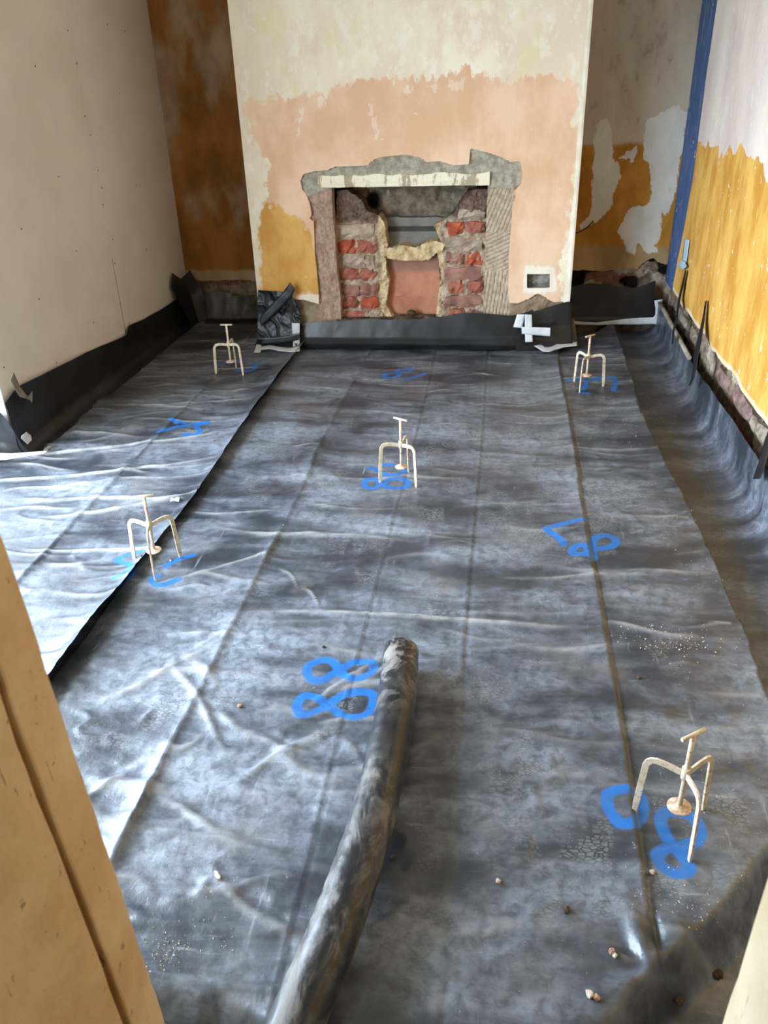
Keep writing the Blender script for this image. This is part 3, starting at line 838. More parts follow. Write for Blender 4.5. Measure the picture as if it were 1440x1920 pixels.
stk([(574, 1260), (580, 1247), (604, 1237), (622, 1238), (634, 1252), (650, 1272), (675, 1274), (698, 1262), (702, 1246), (690, 1240), (665, 1240), (645, 1250), (625, 1262), (604, 1276), (584, 1276)], 0.0125, True)
stk([(557, 1314), (557, 1342), (576, 1342), (612, 1324), (640, 1302), (675, 1295), (700, 1298), (702, 1316), (689, 1340), (665, 1346), (645, 1342), (616, 1322), (590, 1304), (570, 1303)], 0.013, True)
stk([(1096, 978), (1079, 979), (1050, 986), (1019, 990), (1037, 1002), (1053, 1014), (1056, 1022)], 0.014)
stk([(1100, 1043), (1071, 1042), (1074, 1029), (1087, 1024), (1100, 1027), (1106, 1046), (1115, 1050), (1109, 1030), (1112, 1012), (1126, 1005), (1142, 1005), (1157, 1014), (1150, 1026), (1117, 1031)], 0.014)
stk([(1140, 1490), (1168, 1485), (1203, 1493), (1206, 1526), (1188, 1553), (1160, 1552), (1142, 1526), (1136, 1503)], 0.0135, True)
stk([(1279, 1524), (1246, 1521), (1236, 1538), (1246, 1566), (1260, 1588), (1278, 1606), (1294, 1627), (1288, 1640), (1265, 1643), (1243, 1630), (1229, 1609), (1241, 1596), (1258, 1590), (1285, 1588), (1306, 1582), (1314, 1564), (1304, 1536)], 0.0135, True)
stk(ell(697, 906, 14, 9), 0.012, True); stk(ell(743, 906, 23, 9), 0.012, True)
stk([(717, 871), (740, 872), (758, 876), (762, 883), (745, 889), (730, 891), (719, 887)], 0.012); stk([(692, 877), (706, 880), (712, 882)], 0.012)
stk([(717, 702), (737, 698), (750, 701), (746, 706), (725, 708)], 0.012, True); stk([(744, 694), (754, 690), (771, 692), (771, 696), (754, 698), (746, 696)], 0.012, True)
stk([(760, 711), (778, 706), (797, 700)], 0.013)
stk([(1056, 713), (1078, 714), (1092, 712), (1100, 717), (1097, 724), (1094, 731)], 0.013); stk([(1088, 737), (1101, 737)], 0.013)
stk([(1108, 713), (1140, 708), (1153, 712), (1155, 720), (1149, 733)], 0.013)
stk([(410, 689), (436, 682), (460, 678)], 0.013); stk([(445, 697), (469, 700), (482, 692), (469, 687), (489, 682)], 0.013)
stk([(319, 790), (330, 797), (346, 797)], 0.013); stk([(298, 815), (322, 808), (352, 800), (390, 796)], 0.013); stk([(390, 797), (365, 803), (379, 813), (367, 820), (346, 818)], 0.013)
stk([(266, 1044), (241, 1046), (216, 1054), (230, 1061), (247, 1070), (250, 1076), (237, 1088), (216, 1094)], 0.011)
stk([(362, 1042), (341, 1047), (322, 1055), (311, 1062)], 0.011); stk([(296, 1080), (283, 1086), (290, 1098), (310, 1097), (335, 1087)], 0.011)


def paint(x, y):
    p = np.zeros_like(x)
    for pts, w, cl in STROKES:
        P = np.array(pts); lo = P.min(0) - 0.06; hi = P.max(0) + 0.06
        m = (x > lo[0]) & (x < hi[0]) & (y > lo[1]) & (y < hi[1])
        if not m.any(): continue
        d = seg_dist(x[m], y[m], P, cl)
        p[m] = np.maximum(p[m], np.clip((w + 0.006 - d) / 0.012, 0, 1))
    return p


prn = random.Random(3)
PRINTS = [(prn.uniform(-1.1, 0.65), prn.uniform(1.1, 4.7), prn.uniform(-0.5, 0.5) + (1.57 if prn.random() < 0.2 else 0), prn.uniform(0.4, 1)) for k in range(75)]
PRINTS += [(prn.uniform(-0.5, 0.6), prn.uniform(2.4, 3.9), prn.uniform(-0.4, 0.4), 1.0) for k in range(35)]
PRINTS += [(prn.uniform(-2.0, -1.2), prn.uniform(1.8, 4.3), prn.uniform(-0.9, 0.9), 0.6) for k in range(20)]


def tread(x, y):
    p = np.zeros_like(x)
    for (a, b2, r, s) in PRINTS:
        m = (np.abs(x - a) < 0.2) & (np.abs(y - b2) < 0.2)
        if not m.any(): continue
        u = (x[m] - a) * math.cos(r) + (y[m] - b2) * math.sin(r); v2 = -(x[m] - a) * math.sin(r) + (y[m] - b2) * math.cos(r)
        wd = 0.042 + 0.010 * np.clip(v2 / 0.14, -1, 1)
        d = np.maximum(np.abs(u) / wd, np.abs(v2) / 0.14)
        d = np.where(np.abs(v2 + 0.045) < 0.012, 2, d)
        p[m] = np.maximum(p[m], s * np.clip((1.1 - d) / 0.25, 0, 1))
    return p


t = NT('black_polythene_membrane')
big = t.noise(1.9, 6, 0.6)
str_ = t.noise(2.2, 7, 0.62, t.mapv((1.0, 3.2, 1)), 0.4)
fine = t.noise(30, 8, 0.72, None, 0.5)
dust = t.math('MULTIPLY', t.rng(t.math('ADD', t.math('MULTIPLY', big, 0.5), t.math('MULTIPLY', str_, 0.5)), 0.40, 0.64), t.rng(fine, 0.34, 0.62, 0.35, 1.05))
trd = t.attr('tread')
cell = t.voro(62, 'DISTANCE_TO_EDGE', t.mapv((1.0, 1.7, 1)))
pat = t.math('MULTIPLY', t.rng(cell, 0.05, 0.16), t.math('MULTIPLY', trd, t.rng(t.noise(9, 4, 0.6), 0.42, 0.58)))
patd = t.math('MULTIPLY', t.rng(cell, 0.10, 0.03), t.math('MULTIPLY', trd, t.rng(t.noise(9, 4, 0.6), 0.42, 0.58)))
col = t.mix(dust, S(44, 49, 58), S(136, 143, 154))
col = t.mix(t.math('MULTIPLY', t.rng(t.noise(3.0, 5, 0.65), 0.53, 0.70), 0.5), col, S(116, 112, 110))
scv = t.noise(1.5, 8, 0.7, t.mapv((26, 3, 1), (0, 0, 0), (0, 0, 0.5)), 0.3)
scw = t.noise(1.5, 8, 0.7, t.mapv((3, 30, 1), (3, 1, 0), (0, 0, 0.25)), 0.3)
scm = t.rng(t.noise(2.7, 4, 0.6), 0.45, 0.62)
col = t.mix(t.math('MULTIPLY', t.math('MULTIPLY', t.rng(t.math('MAXIMUM', scv, scw), 0.60, 0.70), scm), 0.5), col, S(168, 172, 178))
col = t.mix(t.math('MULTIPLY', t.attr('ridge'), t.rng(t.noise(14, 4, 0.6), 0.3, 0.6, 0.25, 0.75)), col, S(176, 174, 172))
col = t.mix(t.math('MULTIPLY', pat, 0.30), col, S(164, 164, 164))
col = t.mix(t.math('MULTIPLY', patd, 0.35), col, S(56, 58, 62))
col = t.mix(t.math('MULTIPLY', t.rng(t.noise(26, 4, 0.75, t.mapv((1, 1, 1))), 0.69, 0.73), 0.55), col, S(190, 182, 170))
pn = t.math('MULTIPLY', t.rng(t.attr('paint'), 0.15, 0.75), t.rng(t.noise(30, 5, 0.7), 0.30, 0.50, 0.45, 0.96))
col = t.mix(pn, col, S(24, 108, 186))
rough = t.math('ADD', 0.36, t.math('MULTIPLY', dust, 0.20))
hb = t.math('ADD', t.math('MULTIPLY', t.noise(16, 5, 0.6), 1.0), t.math('MULTIPLY', t.noise(70, 3, 0.6), 0.25))
t.bump(hb, 0.28, 0.010)
M_film = t.fin(col, rough, 0.8)
t = NT('clean_black_polythene')
col = t.mix(t.rng(t.noise(6, 5, 0.6), 0.4, 0.7), S(17, 18, 21), S(36, 39, 45))
t.bump(t.noise(9, 5, 0.55), 0.18, 0.012)
M_up = t.fin(col, 0.38, 0.55)

# main sheet with its turn-up along the right wall
UMAX = 1.16
us = np.concatenate([np.linspace(-1.36, 0.90, int(2.26 / 0.007)), np.linspace(0.905, UMAX, 34)])
ys = np.linspace(0.68, 5.43, int(4.75 / 0.0075))
U, Y = np.meshgrid(us, ys, indexing='ij')
Hh = main_h(np.minimum(U, 0.93), Y)
ztop = np.interp(Y, [0.6, 1.5, 2.9, 3.4, 3.9, 4.3, 4.8, 5.32, 5.6], [0.16, 0.18, 0.165, 0.15, 0.13, 0.118, 0.125, 0.145, 0.15]) + 0.008 * fbm(Y * 5, Y * 0, 271, 4)
tt = np.clip((U - 0.90) / (UMAX - 0.90), 0, 1)
RX = 0.99 + 0.006 * fbm(Y * 1.3, Y * 0, 273, 2)
ang = np.clip(tt / 0.35, 0, 1) * np.pi / 2
Xc = np.where(tt <= 0, U, 0.90 + (RX - 0.90) * np.sin(ang))
Zc = Hh + np.where(tt <= 0, 0, 0.07 * (1 - np.cos(ang))) + np.where(tt > 0.35, (ztop - 0.07 - Hh) * (tt - 0.35) / 0.65, 0)
wv = 0.004 * fbm(Y * 2.4, tt * 1.3, 275, 4) * sstep(0, 0.4, tt) * (tt > 0)
P = np.stack([Xc - np.abs(wv), Y, Zc], -1).reshape(-1, 3)
def clip_chimney(P, Fc):
    c = P[Fc].mean(1)
    return Fc[~((c[:, 1] > YC - 0.008) & (c[:, 0] > XC0 - 0.008) & (c[:, 0] < XC1 + 0.008))]


tag(build('membrane_sheet', P, clip_chimney(P, gfaces(*U.shape)), M_film, attrs={'paint': paint(Xc.ravel(), Y.ravel()), 'tread': tread(Xc.ravel(), Y.ravel()), 'ridge': ridge(Xc.ravel(), Y.ravel(), CREASE) * (U.ravel() < 0.72)}),
    'large dusty black polythene membrane covering the floor and turned up along the right wall', 'membrane')

# left sheet lapping over it with a lifted free edge
n1_, n2_ = 210, 620
vv_, yy_ = np.meshgrid(np.linspace(0, 1, n1_), np.linspace(0.70, 5.40, n2_), indexing='ij')
xl = np.where(yy_ < 3.05, -2.70, np.where(yy_ < 3.11, -2.70 + (yy_ - 3.05) / 0.06 * 0.615, -2.085))
X = xl + (left_edge(yy_) - xl) * vv_
Z = left_h(X, yy_)
P = np.stack([X, yy_, Z], -1).reshape(-1, 3)
tag(build('membrane_sheet', P, clip_chimney(P, gfaces(n1_, n2_)), M_film, attrs={'paint': paint(X.ravel(), yy_.ravel()), 'tread': tread(X.ravel(), yy_.ravel()), 'ridge': ridge(X.ravel(), yy_.ravel(), LCR)}),
    'second black polythene sheet by the plasterboard wall, its free edge lifted over the main sheet', 'membrane')


def sheet_z(x, y):
    return float(left_h(x, y)) if x < left_edge(np.array(y)) else float(main_h(x, y))


def resample(pts, n):
    pts = np.asarray(pts, float); d = np.r_[0, np.cumsum(np.linalg.norm(np.diff(pts, axis=0), axis=1))]
    s = np.linspace(0, d[-1], n)
    return np.stack([np.interp(s, d, pts[:, k]) for k in range(3)], 1)


def loft(name, rows_, mat, nu=60, nv=20, amp=0.006, sc=8, seed=1, smooth=True, thick=0.0, fold=0.0, parent=None):
    """sheet through polylines (bottom ... top); rows may have any number of points"""
    R = np.stack([resample(r, nu) for r in rows_], 0)          # k, nu, 3
    G = np.stack([resample(R[:, i], nv) for i in range(nu)], 0)  # nu, nv, 3
    du = np.gradient(G, axis=0); dv = np.gradient(G, axis=1)
    N = np.cross(du, dv); N /= np.linalg.norm(N, axis=-1, keepdims=True) + 1e-9
    s = np.linspace(0, 1, nu)[:, None] * np.linalg.norm(R[0][-1] - R[0][0]); v2 = np.linspace(0, 1, nv)[None] * np.linalg.norm(R[-1][0] - R[0][0])
    s = s + 0 * v2; v2 = v2 + 0 * s
    dsp = amp * fbm(s * sc, v2 * sc, seed, 4)
    if fold: dsp = dsp + fold * (1 - np.clip(np.abs(fbm(s * sc * 0.7 + v2 * sc * 0.4, v2 * sc * 0.6, seed + 9, 3)) * 5, 0, 1))
    G = G + dsp[..., None] * N
    Pt = G.reshape(-1, 3); Fc = gfaces(nu, nv)
    if thick:
        n0 = len(Pt); Pt = np.concatenate([Pt, Pt - (N.reshape(-1, 3) * thick)])
        i = np.arange(nu * nv).reshape(nu, nv)
        ring = np.concatenate([i[:, 0], i[-1, 1:], i[-2::-1, -1], i[0, -2:0:-1]])
        r2 = np.roll(ring, -1)
        Fc = np.concatenate([Fc, Fc[:, ::-1] + n0, np.stack([ring, ring + n0, r2 + n0, r2], 1)])
    return build(name, Pt, Fc, mat, parent, smooth=smooth)


A3 = np.array
# --- turn-ups
lt = [(3.10, 0.27), (3.22, 0.30), (3.55, 0.275), (3.90, 0.248), (4.20, 0.215), (4.36, 0.200), (4.385, 0.205), (4.42, 0.238), (4.60, 0.22), (4.9, 0.205), (5.2, 0.20), (5.38, 0.21)]
tag(loft('membrane_upstand', [[(-2.035, y, 0.012) for y, z in lt], [(-2.075, y, 0.02) for y, z in lt], [(-2.103, y, 0.06) for y, z in lt], [(-2.112, y, z) for y, z in lt]],
         M_up, 180, 24, 0.006, 6, 301), 'long black membrane strip turned up the foot of the left plasterboard wall', 'membrane')
tag(loft('membrane_flap', [[(-2.02, 5.20, 0.0), (-2.05, 5.24, 0.0), (-2.04, 5.33, 0.0), (-1.985, 5.36, 0.0)], [(-2.07, 5.13, 0.17), (-2.10, 5.22, 0.19), (-2.07, 5.32, 0.2), (-2.0, 5.37, 0.2)],
                           [(-2.105, 5.10, 0.30), (-2.108, 5.17, 0.375), (-2.10, 5.28, 0.31), (-2.06, 5.36, 0.35)]], M_up, 40, 30, 0.006, 9, 305),
    'pointed black membrane flap standing in the far left corner', 'membrane')
tag(loft('membrane_upstand', [[(-1.99, 5.29, 0.008), (-1.75, 5.30, 0.008), (-1.50, 5.30, 0.008)], [(-1.99, 5.36, 0.02), (-1.75, 5.365, 0.02), (-1.50, 5.365, 0.02)],
                              [(-1.99, 5.405, 0.19), (-1.9, 5.41, 0.20), (-1.78, 5.415, 0.165), (-1.64, 5.41, 0.175), (-1.50, 5.41, 0.175)]], M_up, 70, 24, 0.010, 7, 311),
    'black membrane turned up the back of the dark left alcove', 'membrane')
YW = YC - 0.012


def w3(pts, y):
    return [tuple(ony(a, b2, y)) for a, b2 in pts]


fr_top = w3([(560, 607), (600, 604), (640, 602), (692, 598), (740, 600), (790, 598), (830, 594), (850, 589), (872, 586), (900, 587), (960, 592), (985, 586), (1000, 580)], YC - 0.02)
fx0, fx1 = fr_top[0][0], fr_top[-1][0]
tag(loft('membrane_upstand', [[(fx0, YC - 0.13, 0.010), (fx1, YC - 0.13, 0.012)], [(fx0, YC - 0.075, 0.016), (fx1, YC - 0.075, 0.02)], [(fx0, YC - 0.045, 0.05), (fx1, YC - 0.045, 0.06)], fr_top],
         M_up, 140, 26, 0.004, 5, 321), 'black membrane strip turned up across the front of the fireplace', 'membrane')
cl_top = w3([(484, 543), (505, 545), (530, 547), (541, 552), (548, 556), (556, 565), (562, 572)], YC - 0.018)
tag(loft('membrane_upstand', [[(-1.50, YC - 0.10, 0.012), (-1.225, YC - 0.12, 0.014)], [(-1.49, YC - 0.045, 0.03), (-1.22, YC - 0.06, 0.04)], [(-1.485, YC - 0.02, 0.17), (-1.21, YC - 0.035, 0.14)], cl_top],
         M_up, 70, 60, 0.012, 11, 331, fold=0.010), 'shiny crumpled black membrane piece taped round the left corner of the chimney breast', 'membrane')
cr_top = w3([(975, 592), (990, 586), (1015, 580), (1040, 572), (1066, 565)], YC - 0.028)
tag(loft('membrane_upstand', [[(0.10, YC - 0.14, 0.012), (0.36, YC - 0.10, 0.014), (0.435, YC - 0.06, 0.012), (0.43, YC + 0.25, 0.01)], [(0.10, YC - 0.085, 0.06), (0.34, YC - 0.07, 0.05), (0.428, YC - 0.05, 0.05), (0.425, YC + 0.25, 0.05)],
                              [(0.105, YC - 0.05, 0.12), (0.3, YC - 0.045, 0.13), (0.42, YC - 0.035, 0.14), (0.418, YC + 0.25, 0.14)], cr_top + [(0.415, YC - 0.02, 0.262), (0.412, YC + 0.25, 0.25)]],
         M_up, 110, 40, 0.006, 7, 341, fold=0.003), 'creased black membrane wrapped round the right corner of the chimney breast', 'membrane')
ar_top = w3([(1068, 540), (1085, 534), (1110, 531), (1140, 533), (1165, 539), (1190, 540), (1210, 534), (1229, 526)], YB - 0.05)
tag(loft('membrane_upstand', [[(0.44, YB - 0.11, 0.0), (0.99, YB - 0.10, 0.012)], [(0.44, YB - 0.07, 0.03), (0.985, YB - 0.065, 0.04)], [(0.44, YB - 0.055, 0.13), (0.975, YB - 0.06, 0.13)], ar_top],
         M_up, 80, 26, 0.006, 4, 351), 'black membrane turned up the back of the right alcove', 'membrane')
tag(loft('membrane_flap', [[(-2.62, 3.02, 0.03), (-2.2, 3.04, 0.03), (-2.06, 3.12, 0.02)], [(-2.62, 3.075, 0.10), (-2.2, 3.085, 0.09), (-2.09, 3.11, 0.07)], [(-2.62, 3.10, 0.20), (-2.25, 3.108, 0.21), (-2.155, 3.105, 0.235), (-2.118, 3.09, 0.20)]],
         M_up, 60, 24, 0.006, 9, 361), 'pale-lit membrane flap folded up where the left wall ends', 'membrane')

# ================================================================== TAPE
M_wt = simple('white_jointing_tape', S(226, 228, 230), S(208, 210, 212), 14, 0.45, 0.4, 0.4, 40)
M_bt = simple('black_tape', S(26, 26, 28), S(38, 38, 40), 14, 0.35, 0.6, 0.4, 40)
M_gt = simple('greyed_tape', S(150, 140, 124), S(120, 110, 96), 14, 0.6, 0.3, 0.4, 40)
M_bl = simple('pale_blue_tape', S(190, 214, 226), S(170, 198, 214), 14, 0.5, 0.4, 0.3, 40)


def tape(L, R, mat, label, group=None, name='tape_strip', amp=0.0012, nu=40, cat='tape'):
    o = loft(name, [R, L], mat, nu, 5, amp, 20, random.randint(1, 999), thick=0.0008)
    return tag(o, label, cat, group)


def c4(pts):
    return [(940 + a * 0.2361, 540 + b2 * 0.2361) for a, b2 in pts]


def onf(px, py, y, zmin=0.006):
    """on an upright face, or on the floor in front of it"""
    q = ony(px, py, y)
    return tuple(q) if q[2] >= zmin else tuple(onz(px, py, zmin))


yt = YC - 0.062
tape([tuple(ony(a, b2, yt)) for a, b2 in [(487, 596), (510, 570), (533, 545), (544, 529)]], [tuple(ony(a, b2, yt)) for a, b2 in [(490, 612), (518, 586), (546, 558), (553, 543)]], M_bt,
     'black tape strip running diagonally up the crumpled corner membrane', amp=0.003)
tape([onf(a, b2, YC - 0.10) for a, b2 in [(488, 633), (505, 633), (530, 631), (563, 624)]], [onf(a, b2, YC - 0.10) for a, b2 in [(491, 647), (505, 645), (530, 644), (561, 637)]], M_bt,
     'black tape strip lying level near the floor over the crumpled corner membrane', amp=0.002)
tape([onf(a, b2, YC - 0.082) for a, b2 in [(547, 606), (548, 625), (549, 640), (550, 656)]], [onf(a, b2, YC - 0.082) for a, b2 in [(562, 606), (562, 625), (562, 640), (563, 652)]], M_wt,
     'upright white tape strip joining the corner membrane to the fireplace strip')
tape([tuple(onz(a, b2, 0.03)) for a, b2 in [(489, 650), (505, 647), (525, 650), (545, 652), (562, 648)]], [tuple(onz(a, b2, 0.03)) for a, b2 in [(489, 656), (505, 654), (525, 658), (545, 660), (562, 658)]], M_wt,
     'narrow white tape strip along the floor under the crumpled corner membrane')
tape([tuple(onz(a, b2, 0.03)) for a, b2 in [(481, 646), (479, 653), (476, 661)]], [tuple(onz(a, b2, 0.03)) for a, b2 in [(490, 647), (490, 654), (488, 661)]], M_wt,
     'short stub of white tape at the left foot of the chimney corner')
yt = YC - 0.115
tape([onf(*p, yt) for p in c4([(125, 210), (110, 260), (95, 310)])], [onf(*p, yt) for p in c4([(187, 210), (178, 260), (166, 316)])], M_wt, 'short leaning white tape at the top left of the taped patch right of the fireplace')
tape([onf(*p, yt - 0.004) for p in c4([(186, 210), (186, 280), (188, 350), (190, 430)])], [onf(*p, yt - 0.004) for p in c4([(243, 212), (245, 280), (246, 350), (250, 428)])], M_wt, 'upright white tape crossing the taped patch right of the fireplace')
tape([onf(*p, yt - 0.008) for p in c4([(160, 310), (240, 312), (320, 314), (390, 316)])], [onf(*p, yt - 0.008) for p in c4([(162, 366), (240, 372), (320, 378), (388, 383)])], M_wt, 'level white tape crossing the taped patch right of the fireplace')
tape([tuple(onz(*p, 0.035)) for p in c4([(238, 380), (290, 420), (345, 468), (400, 464), (450, 442), (520, 434), (600, 422)])], [tuple(onz(*p, 0.03)) for p in c4([(205, 425), (280, 474), (330, 502), (380, 506), (430, 488), (500, 470), (602, 460)])], M_wt,
     'long curved white tape lying on the floor below the right chimney corner', amp=0.003, nu=70)
tape([tuple(ony(*p, YC + 0.03)) for p in c4([(540, 243), (545, 300), (552, 360), (545, 430)])], [tuple(ony(*p, YC + 0.02)) for p in c4([(580, 246), (585, 300), (592, 360), (600, 414)])], M_gt, 'greyed tape strip down the right corner of the chimney breast')
yt = YB - 0.115
tape([onf(*p, yt, -0.02) for p in c4([(575, 262), (660, 270), (760, 274), (900, 256), (1050, 240), (1190, 233), (1235, 236)])], [onf(*p, yt, -0.02) for p in c4([(580, 290), (660, 294), (760, 296), (900, 290), (1060, 290), (1210, 286), (1242, 292)])], M_wt,
     'long white tape along the foot of the right alcove membrane', nu=70)
tape([tuple(ony(*p, yt - 0.005)) for p in c4([(1215, 100), (1225, 170), (1222, 215), (1196, 244)])], [tuple(ony(*p, yt - 0.005)) for p in c4([(1282, 88), (1270, 150), (1262, 200), (1250, 288)])], M_wt, 'upright white tape at the right end of the right alcove membrane')
tape([tuple(onx(a, b2, -2.075)) for a, b2 in [(26, 698), (36, 722), (48, 738), (62, 754)]], [tuple(onx(a, b2, -2.075)) for a, b2 in [(19, 713), (27, 728), (38, 744), (56, 750)]], M_gt, 'loose tape strip sticking the left wall membrane to the plasterboard')
tape([tuple(onx(a, b2, -2.07)) for a, b2 in [(52, 744), (56, 740), (61, 733)]], [tuple(onx(a, b2, -2.07)) for a, b2 in [(48, 740), (60, 755), (61, 748)]], M_gt, 'folded-over tip of the loose tape on the left wall membrane')
tape([(-2.42, 3.00, 0.075), (-2.25, 3.01, 0.07), (-2.10, 3.05, 0.055), (-1.98, 3.13, 0.035)], [(-2.42, 2.93, 0.06), (-2.25, 2.95, 0.055), (-2.11, 3.0, 0.045), (-1.99, 3.11, 0.03)], M_wt, 'wide cream tape on the floor in front of the left wall end')
tape([tuple(onx(a, b2, -2.05)) for a, b2 in [(41, 817), (50, 810), (58, 816)]], [tuple(onx(a, b2, -2.05)) for a, b2 in [(40, 822), (52, 833), (60, 825)]], M_wt, 'small crumpled white tape patch at the near end of the left wall membrane')
tape([tuple(onx(a, b2, -2.02)) for a, b2 in [(84, 842), (92, 836), (106, 841)]], [tuple(onx(a, b2, -2.02)) for a, b2 in [(82, 845), (93, 845), (106, 845)]], M_wt, 'tiny white tape scrap on the floor at the end of the left wall membrane')
tape([tuple(ony(a, b2, YB - 0.055)) for a, b2 in [(423, 549), (424, 558)]], [tuple(ony(a, b2, YB - 0.055)) for a, b2 in [(435, 548), (434, 557)]], M_gt, 'small grey tape square on the dark left alcove membrane')
xr = XR - 0.006
tape([tuple(onx(a, b2, xr)) for a, b2 in [(1283, 448), (1281, 470), (1278, 492)]], [tuple(onx(a, b2, xr)) for a, b2 in [(1293, 450), (1290, 472), (1287, 494)]], M_bl, 'pale blue tape strip on the edge of the blue painted band')
tape([tuple(onx(a, b2, xr - 0.01)) for a, b2 in [(1269, 497), (1274, 500), (1280, 506)]], [tuple(onx(a, b2, xr - 0.01)) for a, b2 in [(1279, 489), (1284, 491), (1288, 500)]], M_bl, 'loose pale blue tape end beside the yellow wall')
# thin black straps pinned to the right wall
def strap(pts, lab, y_on=None):
    L = []; R = []
    for (a, b2, w, x) in pts:
        L.append(tuple(onx(a - w / 2, b2, x))); R.append(tuple(onx(a + w / 2, b2, x)))
    o = tape(L, R, M_bt, lab, 'black straps hanging on the right wall', 'black_strap', 0.0004, 40, 'strap')


strap([(1286, 507, 3, 1.018), (1280, 535, 4.5, 1.015), (1274, 560, 4, 1.005), (1268, 600, 5, 0.97), (1263, 620, 4, 0.95), (1261, 646, 3, 0.94)], 'thin black strap hanging from the pale blue tape on the right wall')
strap([(1324, 564, 3, 1.02), (1319, 600, 5, 1.012), (1311, 640, 9, 0.985), (1305, 668, 9, 0.96), (1303, 690, 7, 0.945), (1299, 710, 5, 0.94), (1292, 723, 3, 0.935)], 'middle black strap lapping over the membrane, beside the yellow wall')
strap([(1445, 805, 8, 1.01), (1436, 840, 12, 0.99), (1428, 870, 14, 0.965), (1419, 898, 15, 0.945)], 'wide black strap at the right edge, nearest of the three')


# ================================================================== TUBES
def tube(name, pts, r, mat, n=12, parent=None, caps=True, inner=0.0):
    pts = np.asarray(pts, float); m = len(pts)
    rr = np.full(m, r) if np.isscalar(r) else np.asarray(r)
    T = np.gradient(pts, axis=0); T /= np.linalg.norm(T, axis=1, keepdims=True)
    up = np.array([0, 0, 1.0]) if abs(T[0][2]) < 0.9 else np.array([1.0, 0, 0])
    v = []
    for i in range(m):
        a = np.cross(T[i], up); a /= np.linalg.norm(a); b2 = np.cross(a, T[i])
        for k in range(n):
            th = 2 * math.pi * k / n
            v.append(pts[i] + rr[i] * (math.cos(th) * a + math.sin(th) * b2))
    f = [(i * n + k, i * n + (k + 1) % n, (i + 1) * n + (k + 1) % n, (i + 1) * n + k) for i in range(m - 1) for k in range(n)]
    if caps: f += [tuple(range(n - 1, -1, -1)), tuple((m - 1) * n + k for k in range(n))]
    o = raw(name, v, f, mat, parent)
    o.data.polygons.foreach_set('use_smooth', [len(p.vertices) == 4 for p in o.data.polygons])
    return o


M_cond = simple('grey_conduit', S(176, 166, 150), S(140, 130, 116), 16, 0.6, 0.3, 0.4)
pts = [(0.985, 5.30, 0.158), (0.988, 5.1, 0.152), (0.985, 4.9, 0.148), (0.987, 4.7, 0.14), (0.985, 4.5, 0.135), (0.984, 4.30, 0.128)]
tag(tube('grey_conduit', pts, 0.012, M_cond, 10), 'slim grey conduit lying along the top of the membrane by the right wall', 'conduit')
M_cab = simple('dark_cable', S(48, 40, 34), S(36, 30, 26), 20, 0.6)
cp = [ony(1074, 437, YB - 0.012), ony(1084, 436, YB - 0.02), ony(1094, 431, YB - 0.025), ony(1104, 424, YB - 0.02), ony(1113, 414, YB - 0.006)]
tag(tube('cable_end', resample(cp, 20), 0.0035, M_cab, 8), 'short dark cable end poking across the right alcove wall', 'cable')

# black drain pipe
t = NT('dusty_black_pipe')
v1 = t.mapv((1, 1, 1))
d1_ = t.rng(t.noise(15, 8, 0.72, t.mapv((1, 0.45, 1)), 0.5), 0.43, 0.64)
d2_ = t.math('MULTIPLY', t.rng(t.noise(3.0, 4, 0.6), 0.38, 0.62), d1_)
d3_ = t.attr('dusty')
nearend = t.math('MULTIPLY', d3_, t.rng(t.noise(16, 6, 0.7, None, 0.5), 0.46, 0.60))
col = t.mix(t.math('MULTIPLY', d2_, 0.85), S(27, 27, 30), S(134, 128, 122))
col = t.mix(t.math('MULTIPLY', nearend, 0.6), col, S(182, 173, 162))
t.bump(t.noise(30, 5, 0.6), 0.25, 0.006)
M_pipe = t.fin(col, t.rng(d2_, 0, 1, 0.36, 0.75), 0.55)
PR = 0.050
path = [onz(752, 1222, 0.06), onz(746, 1290, 0.06), onz(735, 1370, 0.06), onz(718, 1455, 0.062), onz(697, 1540, 0.064), onz(672, 1620, 0.066), onz(644, 1700, 0.066), onz(612, 1785, 0.06), onz(575, 1870, 0.05)]
path = [np.array(p) for p in path]
e = path[-1] - path[-2]; e /= np.linalg.norm(e)
path += [path[-1] + e * 0.08 + np.array([0, 0, -0.008]), path[-1] + e * 0.16 + np.array([0, 0, -0.018])]
pp = resample(path, 90)
for k in range(6): pp[1:-1] = (pp[:-2] + pp[1:-1] * 2 + pp[2:]) / 4
n = 36; T = np.gradient(pp, axis=0); T /= np.linalg.norm(T, axis=1, keepdims=True)
V_ = []; du_ = []
rings = [(i, PR, 0) for i in range(90)]
seqs = [(0, PR - 0.005, 0.10 * 0)] + []
order = [(8, PR - 0.006), (0, PR - 0.006), (0, PR - 0.001)] + [(i, PR * (1 + 0.012 * math.sin(i * 1.7) * (i > 1))) for i in range(90)] + [(89, PR - 0.006), (80, PR - 0.006)]
for (i, r) in order:
    a = np.cross(T[i], [0, 0, 1]); a /= np.linalg.norm(a); b2 = np.cross(a, T[i])
    for k in range(n):
        th = 2 * math.pi * k / n
        V_.append(pp[i] + r * (math.cos(th) * a + math.sin(th) * b2)); du_.append(max(0.0, 1 - i / 26.0))
Fp = [(i * n + k, i * n + (k + 1) % n, (i + 1) * n + (k + 1) % n, (i + 1) * n + k) for i in range(len(order) - 1) for k in range(n)]
pipe = build('drain_pipe', V_, Fp, M_pipe, attrs={'dusty': du_})
tag(pipe, 'dusty black plastic drain pipe lying on the membrane towards the doorway', 'pipe')

